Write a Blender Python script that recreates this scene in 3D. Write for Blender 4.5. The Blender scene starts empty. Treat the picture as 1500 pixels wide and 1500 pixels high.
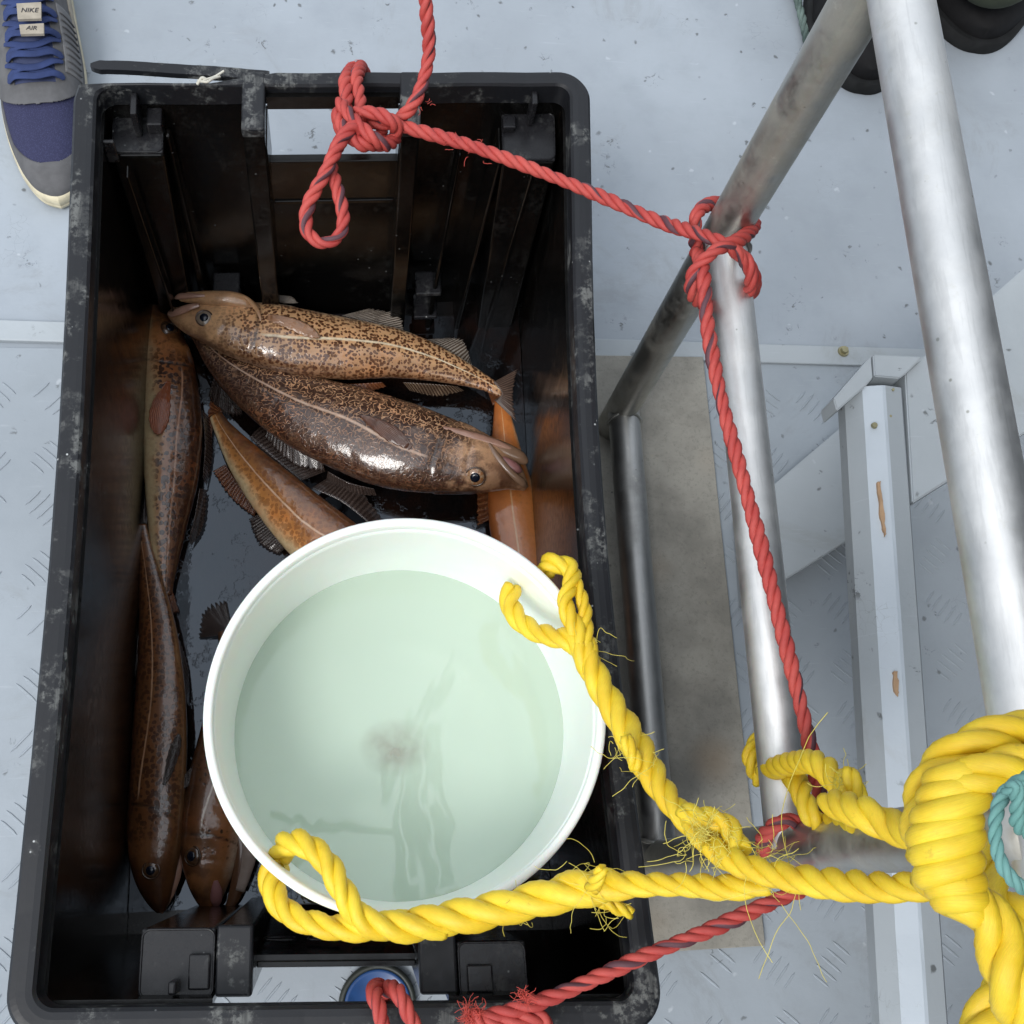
import bpy, bmesh, math, random
from mathutils import Vector, Matrix, noise
random.seed(7)
C = bpy.context.scene.collection
SC = bpy.context.scene
# ---------------------------------------------------------------- camera
HC = 1.311; F = 1704.0
RX = Vector((0.98958739, 0.00492577, -0.14384899))
RY = Vector((-0.04784924, 0.95383033, -0.29650996))
RZ = Vector((0.13574699, 0.30030558, 0.94413416))
cam = bpy.data.objects.new('camera', bpy.data.cameras.new('camera'))
C.objects.link(cam)
cam.matrix_world = Matrix.Translation((0, 0, HC)) @ Matrix((RX, RY, RZ)).to_4x4()
cam.data.sensor_width = 36; cam.data.lens = F / 1500 * 36
cam.data.clip_start = 0.02; cam.data.clip_end = 3000
SC.camera = cam
# ---------------------------------------------------------------- light
SUN_EL, SUN_AZ = 54.0, 222.0            # azimuth clockwise from +Y
w = bpy.data.worlds.new('World'); SC.world = w; w.use_nodes = True
nt = w.node_tree; nt.nodes.clear()
sky = nt.nodes.new('ShaderNodeTexSky'); sky.sky_type = 'NISHITA'; sky.sun_disc = False
sky.sun_elevation = math.radians(SUN_EL); sky.sun_rotation = math.radians(SUN_AZ)
sky.air_density = 1.0; sky.dust_density = 4.0; sky.ozone_density = 1.0
hs = nt.nodes.new('ShaderNodeHueSaturation'); hs.inputs['Saturation'].default_value = 0.38
bg = nt.nodes.new('ShaderNodeBackground'); bg.inputs['Strength'].default_value = 0.05
wo = nt.nodes.new('ShaderNodeOutputWorld')
# overcast cloud layer: brightest overhead, a third of that at the horizon, plus soft cloud structure
tcw = nt.nodes.new('ShaderNodeTexCoord'); sp_ = nt.nodes.new('ShaderNodeSeparateXYZ'); nt.links.new(tcw.outputs['Generated'], sp_.inputs[0])
mr = nt.nodes.new('ShaderNodeMapRange'); mr.inputs[1].default_value = -.02; mr.inputs[2].default_value = 1; mr.inputs[3].default_value = .30; mr.inputs[4].default_value = 1.0
nt.links.new(sp_.outputs[2], mr.inputs[0])
nz_ = nt.nodes.new('ShaderNodeTexNoise'); nz_.inputs['Scale'].default_value = 2.2; nz_.inputs['Detail'].default_value = 4; nt.links.new(tcw.outputs['Generated'], nz_.inputs['Vector'])
m1 = nt.nodes.new('ShaderNodeMapRange'); m1.inputs[1].default_value = .3; m1.inputs[2].default_value = .7; m1.inputs[3].default_value = .8; m1.inputs[4].default_value = 1.15; nt.links.new(nz_.outputs[0], m1.inputs[0])
mm_ = nt.nodes.new('ShaderNodeMath'); mm_.operation = 'MULTIPLY'; nt.links.new(mr.outputs[0], mm_.inputs[0]); nt.links.new(m1.outputs[0], mm_.inputs[1])
m2_ = nt.nodes.new('ShaderNodeMath'); m2_.operation = 'MULTIPLY'; nt.links.new(mm_.outputs[0], m2_.inputs[0]); m2_.inputs[1].default_value = 1.02
b2 = nt.nodes.new('ShaderNodeBackground'); b2.inputs[0].default_value = (.85, .92, 1.0, 1); nt.links.new(m2_.outputs[0], b2.inputs[1])
ad = nt.nodes.new('ShaderNodeAddShader')
nt.links.new(sky.outputs[0], hs.inputs['Color']); nt.links.new(hs.outputs[0], bg.inputs[0]); nt.links.new(bg.outputs[0], ad.inputs[0]); nt.links.new(b2.outputs[0], ad.inputs[1]); nt.links.new(ad.outputs[0], wo.inputs[0])
sl = bpy.data.lights.new('sun', 'SUN'); sl.energy = 1.25; sl.angle = math.radians(20); sl.color = (1, .97, .93)
so = bpy.data.objects.new('sun', sl); C.objects.link(so)
az, el = math.radians(SUN_AZ), math.radians(SUN_EL)
sd = Vector((math.sin(az) * math.cos(el), math.cos(az) * math.cos(el), math.sin(el)))
so.rotation_euler = sd.to_track_quat('Z', 'Y').to_euler(); so.location = sd * 5
SC.view_settings.view_transform = 'Standard'; SC.view_settings.look = 'None'
SC.view_settings.gamma = 1; SC.view_settings.exposure = 0.34
SC.render.resolution_x = 1024; SC.render.resolution_y = 1024

# ---------------------------------------------------------------- helpers
def W(px, py, z):
    c = Vector((px - 750, -(py - 750), -F))
    d = Vector((RX.dot(c), RY.dot(c), RZ.dot(c)))
    return Vector((0, 0, HC)) + d * ((HC - z) / -d.z)
def dep(px, py, z):
    p = W(px, py, z) - Vector((0, 0, HC))
    return -(p.x * RX.z + p.y * RY.z + p.z * RZ.z)
def m_per_px(px, py, z): return dep(px, py, z) / F
def tag(o, label=None, cat=None, group=None, kind=None):
    if label: o['label'] = label
    if cat: o['category'] = cat
    if group: o['group'] = group
    if kind: o['kind'] = kind
    return o
def empty(name, loc, label, cat, group=None):
    o = bpy.data.objects.new(name, None); C.objects.link(o); o.location = loc; o.empty_display_size = .02
    return tag(o, label, cat, group)
def obj(name, bm, m, parent=None, smooth=False):
    me = bpy.data.meshes.new(name); bm.normal_update(); bm.to_mesh(me); bm.free()
    o = bpy.data.objects.new(name, me); C.objects.link(o)
    if m:
        for mm in (m if isinstance(m, (list, tuple)) else [m]): me.materials.append(mm)
    if smooth:
        for p in me.polygons: p.use_smooth = True
    if parent:
        o.parent = parent; o.matrix_parent_inverse = Matrix.Translation(-parent.location)
    return o
def add_box(bm, x0, x1, y0, y1, z0, z1, bev=0.0, top=None):
    """top: optional (x0,x1,y0,y1) of the upper face"""
    t = top or (x0, x1, y0, y1)
    vs = [bm.verts.new(p) for p in ((x0, y0, z0), (x1, y0, z0), (x1, y1, z0), (x0, y1, z0),
                                    (t[0], t[2], z1), (t[1], t[2], z1), (t[1], t[3], z1), (t[0], t[3], z1))]
    fs = [bm.faces.new([vs[i] for i in q]) for q in ((0, 3, 2, 1), (4, 5, 6, 7), (0, 1, 5, 4), (1, 2, 6, 5), (2, 3, 7, 6), (3, 0, 4, 7))]
    if bev > 0:
        es = list({e for f in fs for e in f.edges})
        bmesh.ops.bevel(bm, geom=es, offset=bev, segments=3, profile=.5, affect='EDGES')
    return vs
def box_obj(name, m, parent, *a, bev=0.0, top=None):
    bm = bmesh.new(); add_box(bm, *a, bev=bev, top=top); return obj(name, bm, m, parent)
def cr(P, n):
    """Catmull-Rom through list of tuples, n samples"""
    P = [tuple(p) for p in P]; k = len(P); out = []
    for i in range(n):
        t = i / (n - 1) * (k - 1); j = min(int(t), k - 2); f = t - j
        a = P[max(j - 1, 0)]; b = P[j]; c = P[j + 1]; d = P[min(j + 2, k - 1)]
        out.append(tuple(.5 * (2 * b[q] + (c[q] - a[q]) * f + (2 * a[q] - 5 * b[q] + 4 * c[q] - d[q]) * f * f + (3 * b[q] - a[q] - 3 * c[q] + d[q]) * f ** 3) for q in range(len(b))))
    return out
def resample(P, step):
    """P list of Vectors+extras -> uniform arc length"""
    D = [0]
    for a, b in zip(P, P[1:]): D.append(D[-1] + (Vector(b[:3]) - Vector(a[:3])).length)
    n = max(2, int(D[-1] / step) + 1); out = []; j = 0
    for i in range(n):
        s = D[-1] * i / (n - 1)
        while j < len(P) - 2 and D[j + 1] < s: j += 1
        f = (s - D[j]) / max(1e-9, D[j + 1] - D[j])
        out.append(tuple(P[j][q] * (1 - f) + P[j + 1][q] * f for q in range(len(P[j]))))
    return out, D[-1]
def frames(P):
    T = []
    for i in range(len(P)):
        a = Vector(P[max(i - 1, 0)][:3]); b = Vector(P[min(i + 1, len(P) - 1)][:3]); T.append((b - a).normalized())
    n = T[0].orthogonal().normalized(); N = []
    for t in T:
        n = (n - t * n.dot(t))
        n = n.normalized() if n.length > 1e-6 else t.orthogonal().normalized()
        N.append(n)
    return T, N, [t.cross(n) for t, n in zip(T, N)]
def add_tube(bm, P, r, seg=12, caps=True, taper_ends=False, uvl=None, us=0.0, sid=0, lay=None, ref=None):
    """P: points (Vector or tuple with optional radius factor at index 3)"""
    T, N, B = frames(P); rings = []; u = us; U = []
    for i, p in enumerate(P):
        c = Vector(p[:3]); k = p[3] if len(p) > 3 else 1.0
        if i: u += (c - Vector(P[i - 1][:3])).length
        U.append(u)
        a0 = N[i]; b0 = B[i]
        if ref is not None:
            a0 = (ref[i] - T[i] * ref[i].dot(T[i])).normalized(); b0 = T[i].cross(a0)
        rings.append([bm.verts.new(c + (a0 * math.cos(6.28318 * j / seg) + b0 * math.sin(6.28318 * j / seg)) * r * k) for j in range(seg)])
    for i in range(len(P) - 1):
        for j in range(seg):
            f = bm.faces.new((rings[i][j], rings[i][(j + 1) % seg], rings[i + 1][(j + 1) % seg], rings[i + 1][j])); f.smooth = True
            if uvl:
                for l, (uu, vv) in zip(f.loops, ((U[i], j / seg), (U[i], (j + 1) / seg), (U[i + 1], (j + 1) / seg), (U[i + 1], j / seg))):
                    l[uvl].uv = (uu, vv + sid * 2)
    if caps:
        bm.faces.new(rings[0][::-1]); bm.faces.new(rings[-1])
    return rings
def rope_mesh(bm, uvl, pts, dia, pitch=3.3, px=True, n=None, strands=3, hand=1):
    """pts: (px,py,z[,scale]) -> three-strand laid rope"""
    Q = []
    for p in pts:
        k = p[3] if len(p) > 3 else 1.0
        v = W(p[0], p[1], p[2]) if px else Vector(p[:3]); Q.append((v.x, v.y, v.z, k))
    S = cr(Q, max(40, len(Q) * 24)); S, L = resample(S, dia * .14)
    T, N, B = frames(S); rs = dia * .27; ro = dia * .245; ph = 0
    rnd = random.random() * 6
    centres = [[] for _ in range(strands)]; refs = [[] for _ in range(strands)]
    for i, s in enumerate(S):
        if i: ph += hand * (Vector(s[:3]) - Vector(S[i - 1][:3])).length / (dia * pitch * s[3]) * 2 * math.pi
        wob = 1 + .06 * math.sin(i * .13 + rnd) + .04 * math.sin(i * .047)
        for q in range(strands):
            a = ph + q * 2 * math.pi / strands
            o = N[i] * math.cos(a) + B[i] * math.sin(a)
            c = Vector(s[:3]) + o * ro * s[3] * wob
            centres[q].append((c.x, c.y, c.z, s[3] * wob)); refs[q].append(o)
    for q in range(strands):
        add_tube(bm, centres[q], rs, 10, True, uvl=uvl, sid=q, ref=refs[q])
def fibres(bm, cx, n, length, r=.00025, up=.5, spread=.01):
    for i in range(n):
        p = Vector(cx) + Vector([random.uniform(-1, 1) * spread for _ in range(3)])
        d = Vector((random.gauss(0, 1), random.gauss(0, 1), random.gauss(up, .5))).normalized()
        pts = []; L = length * random.uniform(.4, 1.3); m = 9
        curl = Vector([random.gauss(0, 1) for _ in range(3)]) * .9
        for k in range(m):
            pts.append((p.x, p.y, p.z)); p = p + d * L / m
            d = (d + curl * .28 + Vector([random.gauss(0, .25) for _ in range(3)])).normalized()
        add_tube(bm, cr(pts, 16), r, 4, False)

def boxes(name, m, parent, L):
    out = []
    for a in L:
        bm = bmesh.new(); add_box(bm, *a); out.append(obj(name, bm, m, parent))
    return out
# ---------------------------------------------------------------- materials
class M:
    def __init__(s, name):
        s.m = bpy.data.materials.new(name); s.m.use_nodes = True; s.t = s.m.node_tree
        s.b = s.t.nodes['Principled BSDF']; s.out = s.t.nodes['Material Output']
        s.tc = s.t.nodes.new('ShaderNodeTexCoord')
    def n(s, ty, **k):
        x = s.t.nodes.new(ty)
        for a, v in k.items(): setattr(x, a, v)
        return x
    def l(s, a, b): s.t.links.new(a, b)
    def set(s, **k):
        for a, v in k.items():
            i = s.b.inputs[a.replace('_', ' ')]
            i.default_value = v
        return s
    def co(s, which='Object', scale=(1, 1, 1), rot=(0, 0, 0)):
        mp = s.n('ShaderNodeMapping'); mp.inputs['Scale'].default_value = scale; mp.inputs['Rotation'].default_value = rot
        s.l(s.tc.outputs[which], mp.inputs[0]); return mp.outputs[0]
    def noise(s, co, sc, det=4, rough=.55, dist=0):
        x = s.n('ShaderNodeTexNoise'); x.inputs['Scale'].default_value = sc; x.inputs['Detail'].default_value = det
        x.inputs['Roughness'].default_value = rough; x.inputs['Distortion'].default_value = dist
        s.l(co, x.inputs['Vector']); return x.outputs['Fac']
    def voro(s, co, sc, feat='F1', out='Distance', rnd=1):
        x = s.n('ShaderNodeTexVoronoi', feature=feat); x.inputs['Scale'].default_value = sc; x.inputs['Randomness'].default_value = rnd
        s.l(co, x.inputs['Vector']); return x.outputs[out]
    def ramp(s, v, a, b, c0=0.0, c1=1.0):
        x = s.n('ShaderNodeMapRange', interpolation_type='SMOOTHSTEP'); x.inputs[1].default_value = a; x.inputs[2].default_value = b
        x.inputs[3].default_value = c0; x.inputs[4].default_value = c1
        s.l(v, x.inputs[0]); return x.outputs[0]
    def math(s, op, a, b=None, c=None):
        x = s.n('ShaderNodeMath', operation=op)
        for i, v in enumerate((a, b, c)):
            if v is None: continue
            if isinstance(v, (int, float)): x.inputs[i].default_value = v
            else: s.l(v, x.inputs[i])
        return x.outputs[0]
    def mix(s, f, a, b):
        x = s.n('ShaderNodeMix', data_type='RGBA')
        if isinstance(f, (int, float)): x.inputs[0].default_value = f
        else: s.l(f, x.inputs[0])
        for i, v in ((6, a), (7, b)):
            if isinstance(v, tuple): x.inputs[i].default_value = (*v[:3], 1)
            else: s.l(v, x.inputs[i])
        return x.outputs[2]
    def col(s, c):
        if isinstance(c, tuple): s.b.inputs['Base Color'].default_value = (*c[:3], 1)
        else: s.l(c, s.b.inputs['Base Color'])
        return s
    def bump(s, h, strength=.3, dist=.001, prev=None):
        x = s.n('ShaderNodeBump'); x.inputs['Strength'].default_value = strength; x.inputs['Distance'].default_value = dist
        s.l(h, x.inputs['Height'])
        if prev: s.l(prev, x.inputs['Normal'])
        s.l(x.outputs[0], s.b.inputs['Normal']); return x.outputs[0]
    def attr(s, name):
        x = s.n('ShaderNodeAttribute', attribute_name=name); return x.outputs['Fac']

def deck_paint(name, base, dirt=.5, spec=1.0):
    m = M(name); co = m.co('Object')
    n1 = m.noise(co, 3, 5); n2 = m.noise(co, 14, 6, .65); n3 = m.noise(co, 60, 5, .6)
    c = m.mix(m.ramp(n1, .35, .7), tuple(x * .9 for x in base), tuple(min(1, x * 1.07) for x in base))
    c = m.mix(m.ramp(n2, .45, .75, 0, .28), c, (base[0] * .72, base[1] * .74, base[2] * .76))
    # grime flecks: small irregular marks
    nd = m.noise(co, 40, 4, .7, 1.5)
    dn = m.n('ShaderNodeTexNoise'); dn.inputs['Scale'].default_value = 70; dn.inputs['Detail'].default_value = 5; m.l(co, dn.inputs['Vector'])
    dv = m.n('ShaderNodeVectorMath', operation='MULTIPLY_ADD'); m.l(dn.outputs['Color'], dv.inputs[0]); dv.inputs[1].default_value = (.016, .016, 0); m.l(co, dv.inputs[2]); cod_ = dv.outputs[0]
    stn = m.math('MULTIPLY', m.ramp(m.noise(co, 4.2, 8, .75, 1.2), .54, .66), .35); c = m.mix(stn, c, (base[0] * .70, base[1] * .66, base[2] * .60))
    v = m.voro(cod_, 38, rnd=1)
    fl = m.math('MULTIPLY', m.ramp(v, .06, .15, 1, 0), m.ramp(nd, .47, .55))
    v2 = m.voro(cod_, 14)
    nd2 = m.noise(co, 90, 5, .75, .8)
    fl2 = m.math('MULTIPLY', m.ramp(v2, .10, .26, 1, 0), m.ramp(nd2, .56, .62))
    f = m.math('MULTIPLY', m.math('MAXIMUM', fl, fl2), dirt)
    c = m.mix(f, c, (.07, .075, .075))
    c = m.mix(m.math('MULTIPLY', m.ramp(m.voro(cod_, 90, 'DISTANCE_TO_EDGE'), .0, .018, 1, 0), m.ramp(m.noise(co, 11, 4), .60, .70, 0, .5)), c, (.12, .125, .12))
    ch = m.math('MULTIPLY', m.ramp(m.voro(cod_, 19), .03, .07, 1, 0), .22)
    c = m.mix(ch, c, (.8, .84, .88))
    scr = m.noise(m.co('Object', (6, 90, 1), (0, 0, .6)), 3, 3, .6)
    c = m.mix(m.ramp(scr, .62, .74, 0, .09), c, (.7, .75, .8))
    big = m.noise(co, 5.5, 7, .7, .8); c = m.mix(m.ramp(big, .5, .68, 0, .22), c, (base[0] * .8, base[1] * .79, base[2] * .77))
    m.col(c); m.set(Roughness=.5)
    m.l(m.ramp(n2, .3, .7, .38, .62), m.b.inputs['Roughness'])
    m.bump(m.math('ADD', m.math('MULTIPLY', n3, .35), m.math('MULTIPLY', n2, .8)), .3, .002)
    return m.m
M_deck = deck_paint('deck_paint', (.33, .37, .415), .8)
M_tread = deck_paint('tread_paint', (.315, .355, .395), .65)
M_bench = deck_paint('bench_paint', (.40, .44, .47), .8)

def steel(name, base, rough, dirt, dcol=(.16, .15, .12), ax=2):
    m = M(name); co = m.co('Object')
    n = m.noise(co, 30, 6, .65); nf = m.noise(co, 400, 3)
    dm = m.ramp(m.noise(co, 9, 6, .7), .62 - dirt * .5, .8 - dirt * .35)
    c = m.mix(m.ramp(n, .3, .75), tuple(x * .86 for x in base), base)
    c = m.mix(m.math('MULTIPLY', dm, min(1, dirt * 1.2)), c, dcol)
    spk = m.math('MULTIPLY', m.ramp(m.math('ADD', m.voro(co, 60), m.math('MULTIPLY', n, .12)), .09, .14, 1, 0), m.ramp(m.noise(co, 22), .48, .56))
    ss = m.noise(m.co('Object', (60, 5, 5)), 5, 4, .6); c = m.mix(m.ramp(ss, .5, .66, 0, .30), c, tuple(x * .62 for x in base))
    sw = m.noise(co, 75, 6, .75); c = m.mix(m.ramp(sw, .58, .7, 0, .30 + dirt * .4), c, (.62, .61, .55))
    c = m.mix(m.math('MULTIPLY', spk, .6), c, (.2, .2, .15))
    m.col(c); m.set(Metallic=1.0)
    m.l(m.math('SUBTRACT', 1.0, m.math('MULTIPLY', dm, dirt * .75)), m.b.inputs['Metallic'])
    m.l(m.math('ADD', m.ramp(n, .2, .8, rough - .06, rough + .08), m.math('MULTIPLY', dm, .2)), m.b.inputs['Roughness'])
    m.bump(m.math('ADD', nf, n), .12, .0005)
    return m.m
M_st_top = steel('steel_bright', (.78, .78, .77), .50, .22, (.34, .335, .30))
M_st_dull = steel('steel_dull', (.56, .555, .52), .38, .42, (.27, .255, .20))
M_st_low = steel('steel_low', (.48, .48, .47), .42, .3, (.14, .14, .13))

def plastic(name, scuff, gloss=.28, base=(.008, .008, .009), brown=0.0):
    m = M(name); co = m.co('Object')
    n = m.noise(co, 22, 8, .7); n2 = m.noise(co, 130, 6, .7); n3 = m.noise(co, 5, 3)
    c = base
    if brown: c = m.mix(m.ramp(n3, .4, .75, 0, brown), base, (.03, .017, .009))
    sm = m.math('MULTIPLY', m.ramp(n, .51, .60), m.ramp(n2, .42, .56))
    sm = m.math('MULTIPLY', sm, scuff)
    strk = m.noise(m.co('Object', (120, 14, 40), (0, 0, .35)), 1, 4, .6); sm = m.math('MULTIPLY', sm, m.ramp(strk, .40, .58, .25, 1))
    c = m.mix(sm, c, (.15, .155, .15))
    wv = m.math('MULTIPLY', m.ramp(m.voro(co, 75), .04, .09, 1, 0), m.ramp(m.noise(co, 13), .48, .6))
    c = m.mix(m.math('MULTIPLY', wv, min(1, .25 + scuff)), c, (.5, .52, .52))
    m.col(c)
    m.l(m.math('ADD', m.ramp(n2, .2, .8, gloss - .06, gloss + .1), m.math('MULTIPLY', sm, .35)), m.b.inputs['Roughness'])
    m.b.inputs['Specular IOR Level'].default_value = .34
    m.bump(m.math('ADD', m.math('MULTIPLY', n2, .4), n), .2, .0005 + .0006 * scuff)
    return m.m
M_rim = plastic('crate_rim', .85, .40, (.012, .013, .016))
M_wall = plastic('crate_wall', .05, .17, (.0025, .0025, .0025), .08)
M_ledge = plastic('crate_ledge', .3, .26, (.012, .012, .014))
M_floor = plastic('crate_floor', .06, .12, (.006, .005, .005), .25)

def simple(name, c, rough=.5, **k):
    m = M(name); co = m.co('Object'); n = m.noise(co, 60, 5)
    m.col(m.mix(m.ramp(n, .3, .7), tuple(x * .82 for x in c), tuple(min(1, x * 1.1) for x in c)))
    m.set(Roughness=rough, **k); m.bump(n, .2, .0006); return m.m

def rope_mat(name, c0, c1, rough=.5, tracer=False, sss=0.0):
    m = M(name); uv = m.co('UV', (1, 1, 1)); sep = m.n('ShaderNodeSeparateXYZ'); m.l(uv, sep.inputs[0])
    fib = m.noise(m.co('UV', (40, 34, 1)), 3, 5, .7); co = m.co('Object'); n = m.noise(co, 35, 5, .6)
    c = m.mix(m.ramp(n, .3, .72), c0, c1)
    c = m.mix(m.ramp(fib, .38, .62, 0, .28), c, tuple(x * .62 for x in c0))
    dirt = m.math('MULTIPLY', m.ramp(m.noise(co, 90, 5, .7), .62, .75), .35)
    c = m.mix(dirt, c, tuple(x * .35 for x in c0))
    if tracer:
        u, v = sep.outputs[0], sep.outputs[1]
        isn = m.math('LESS_THAN', v, 1.001)
        fr = m.math('FRACT', m.math('ADD', v, m.math('MULTIPLY', u, 21.0)))
        tr = m.math('MULTIPLY', isn, m.ramp(m.math('ABSOLUTE', m.math('SUBTRACT', fr, .5)), .10, .15, 1, 0))
        c = m.mix(m.math('MULTIPLY', tr, .9), c, (.06, .035, .05))
    m.col(c); m.set(Roughness=rough)
    if sss: m.set(Subsurface_Weight=sss, Subsurface_Scale=.004)
    m.bump(fib, .38, .0008); return m.m
M_red = rope_mat('red_rope', (.41, .045, .040), (.54, .085, .068), .6, True)
M_yel = rope_mat('yellow_rope', (.78, .52, .018), (.90, .68, .04), .42, False, .12)
M_teal = rope_mat('teal_rope', (.12, .30, .27), (.18, .38, .36), .7)
M_dgreen = rope_mat('dark_green_rope', (.03, .055, .05), (.16, .22, .2), .8)
M_yfib = simple('yellow_fibre', (.72, .62, .12), .5)
M_rfib = simple('red_fibre', (.6, .08, .06), .6)

# ---------------------------------------------------------------- setting
def sheet(name, x0, x1, y0, y1, z, m, kind='structure'):
    bm = bmesh.new(); vs = [bm.verts.new(p) for p in ((x0, y0, z), (x1, y0, z), (x1, y1, z), (x0, y1, z))]; bm.faces.new(vs)
    o = obj(name, bm, m); tag(o, kind=kind); return o
sheet('deck', -4, 4, -4, 4, 0, M_deck)
# tread plate: a steel sheet with raised bars
bm = bmesh.new(); add_box(bm, -3, 3, -3, .615, .0005, .004)
rng = random.Random(3)
gx, gy = .066, .066
for i in range(-16, 26):
    for j in range(-12, 13):
        cx, cy = i * gx, j * gy + .02
        if cy > .57 or cx > 1.2 or cx < -.8: continue
        if -.22 < cx < .21 and -.05 < cy < .6: continue
        a = math.radians(48 if (i + j) % 2 else -42)
        dx, dy = math.cos(a), math.sin(a)
        for k in range(-2, 3):
            L = (.0165 if abs(k) < 2 else .013) * rng.uniform(.85, 1.05)
            if rng.random() < .12: continue
            ox, oy = cx - dy * k * .0105, cy + dx * k * .0105
            if oy + L > .612: continue
            top = .0050
            P = [(-L, 0), (-L * .6, -.0016), (L * .6, -.0016), (L, 0), (L * .6, .0016), (-L * .6, .0016)]
            lo = [bm.verts.new((ox + p * dx - q * dy, oy + p * dy + q * dx, .0038)) for p, q in P]
            hi = [bm.verts.new((ox + p * .82 * dx - q * .45 * dy, oy + p * .82 * dy + q * .45 * dx, top)) for p, q in P]
            bm.faces.new(hi)
            for t in range(6): bm.faces.new((lo[t], lo[(t + 1) % 6], hi[(t + 1) % 6], hi[t]))
tag(obj('tread_deck', bm, M_tread), kind='structure')
# seam bar
sb = empty('seam_bar', (0, .63, 0), 'painted flat bar covering the deck seam, running across behind the fish crate', 'flat bar')
bm = bmesh.new(); add_box(bm, -3, 3, .6165, .643, .0005, .008, .0015)
obj('bar', bm, M_bench, sb)
for v in bpy.data.objects['bar'].data.vertices: v.co.y += -.02 * v.co.x * .8
M_brass = simple('old_bolt', (.36, .33, .2), .45, Metallic=.7)
bm = bmesh.new()
for r, z0, z1, sg in ((.0075, .008, .0105, 24), (.0052, .0105, .0155, 6)):
    bmesh.ops.create_cone(bm, cap_ends=True, segments=sg, radius1=r, radius2=r * .9, depth=z1 - z0, matrix=Matrix.Translation(W(1236, 514, .01) * 1 - Vector((0, 0, W(1236, 514, .01).z)) + Vector((0, 0, (z0 + z1) / 2))))
obj('bolt_head', bm, M_brass, sb)
# grey mounting plate under the railing foot
m = M('weathered_plate'); co = m.co('Object'); n = m.noise(co, 12, 6, .65); n2 = m.noise(co, 250, 3, .7); n3 = m.noise(co, 55, 5, .7)
c = m.mix(m.ramp(n, .3, .7), (.20, .19, .165), (.32, .305, .265))
c = m.mix(m.ramp(n2, .5, .7, 0, .35), c, (.12, .115, .1)); c = m.mix(m.ramp(n3, .64, .74, 0, .5), c, (.36, .33, .24))
v = m.ramp(m.voro(co, 48), .04, .1, 1, 0); c = m.mix(m.math('MULTIPLY', v, m.ramp(m.noise(co, 11), .5, .6)), c, (.04, .035, .03))
c = m.mix(m.math('MULTIPLY', m.ramp(m.voro(co, 7), .06, .3, 1, 0), .4), c, (.36, .24, .13))
m.col(c); m.set(Roughness=.62); m.bump(n2, .4, .0008); M_plate = m.m
bm = bmesh.new(); add_box(bm, .235, .452, -.088, .612, .0055, .014, .001)
pl = obj('mounting_plate', bm, M_plate); tag(pl, 'long weathered grey-brown plate screwed to the deck under the steel railing', 'plate')
# added walls and slab, out of view at right, to shade the deck there
M_blocker = simple('blocker_paint', (.07, .08, .09), .6)
blk = empty('light_blocker', (1.05, -.6, 0), 'unseen grey walls and overhead slab, added to shade the right of the deck', 'light_blocker')
bm = bmesh.new(); add_box(bm, 1.02, 1.08, -2.5, .75, .012, 1.77, .005); obj('wall', bm, M_blocker, blk)  # added blocker, keeps sky light off the right side
bm = bmesh.new(); add_box(bm, .44, 1.015, -.56, -.50, .012, 1.77, .005); obj('wall', bm, M_blocker, blk)  # second added blocker, unseen, darkens the lower right deck
bm = bmesh.new(); add_box(bm, .44, 2.6, -2.6, .66, 1.78, 1.83, .01); obj('blocker_slab', bm, M_blocker, blk)  # added slab, hides the sky above the right of the deck
# grey blocking walls and slab end here; all added for their shade

# ---------------------------------------------------------------- railing
RXc = .326
rail = empty('railing', (RXc, .26, .014), 'welded stainless steel tube railing with three rails beside the fish crate', 'railing')
Y1, Y2 = .517, .008
def tube_obj(name, pts, r, m, parent, seg=40):
    bm = bmesh.new(); P, _ = resample([tuple(p) for p in pts], .02); add_tube(bm, P, r, seg); return obj(name, bm, m, parent, True)
Z_t, Z_m, Z_b = 1.311 - .5338, 1.311 - .847, 1.311 - 1.2369
tube_obj('top_rail', [(.332, 1.6, Z_t), (.332, -.25, Z_t)], .0192, M_st_top, rail)
tube_obj('middle_rail', [(RXc, Y1 - .004, Z_m), (RXc - .004, Y2, Z_m)], .0178, M_st_top, rail)
tube_obj('bottom_rail', [(RXc + .001, Y1, Z_b), (RXc, Y2, Z_b)], .0185, M_st_low, rail)
tube_obj('post', [(RXc, Y1, .014), (RXc, Y1, Z_t + .004)], .0186, M_st_dull, rail)
tube_obj('post', [(RXc, Y2, .014), (RXc, Y2, Z_t + .004)], .0186, M_st_dull, rail)
for y in (Y1, Y2):
    for z in (Z_b, Z_m):
        bm = bmesh.new()
        ring = []
        for k in range(25):
            a = k / 24 * 2 * math.pi; rr = .0195
            ring.append((RXc + rr * math.cos(a), y - (.0165 + .003 * math.cos(2 * a)) * (1 if y == Y1 else -1), z + rr * math.sin(a), random.uniform(.7, 1.2)))
        add_tube(bm, ring, .0022, 6, False)
        obj('weld', bm, M_st_dull, rail, True)
    bm = bmesh.new(); bmesh.ops.create_uvsphere(bm, u_segments=32, v_segments=16, radius=.0189, matrix=Matrix.Translation((RXc, y, Z_b))); obj('corner', bm, M_st_dull, rail, True)

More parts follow.
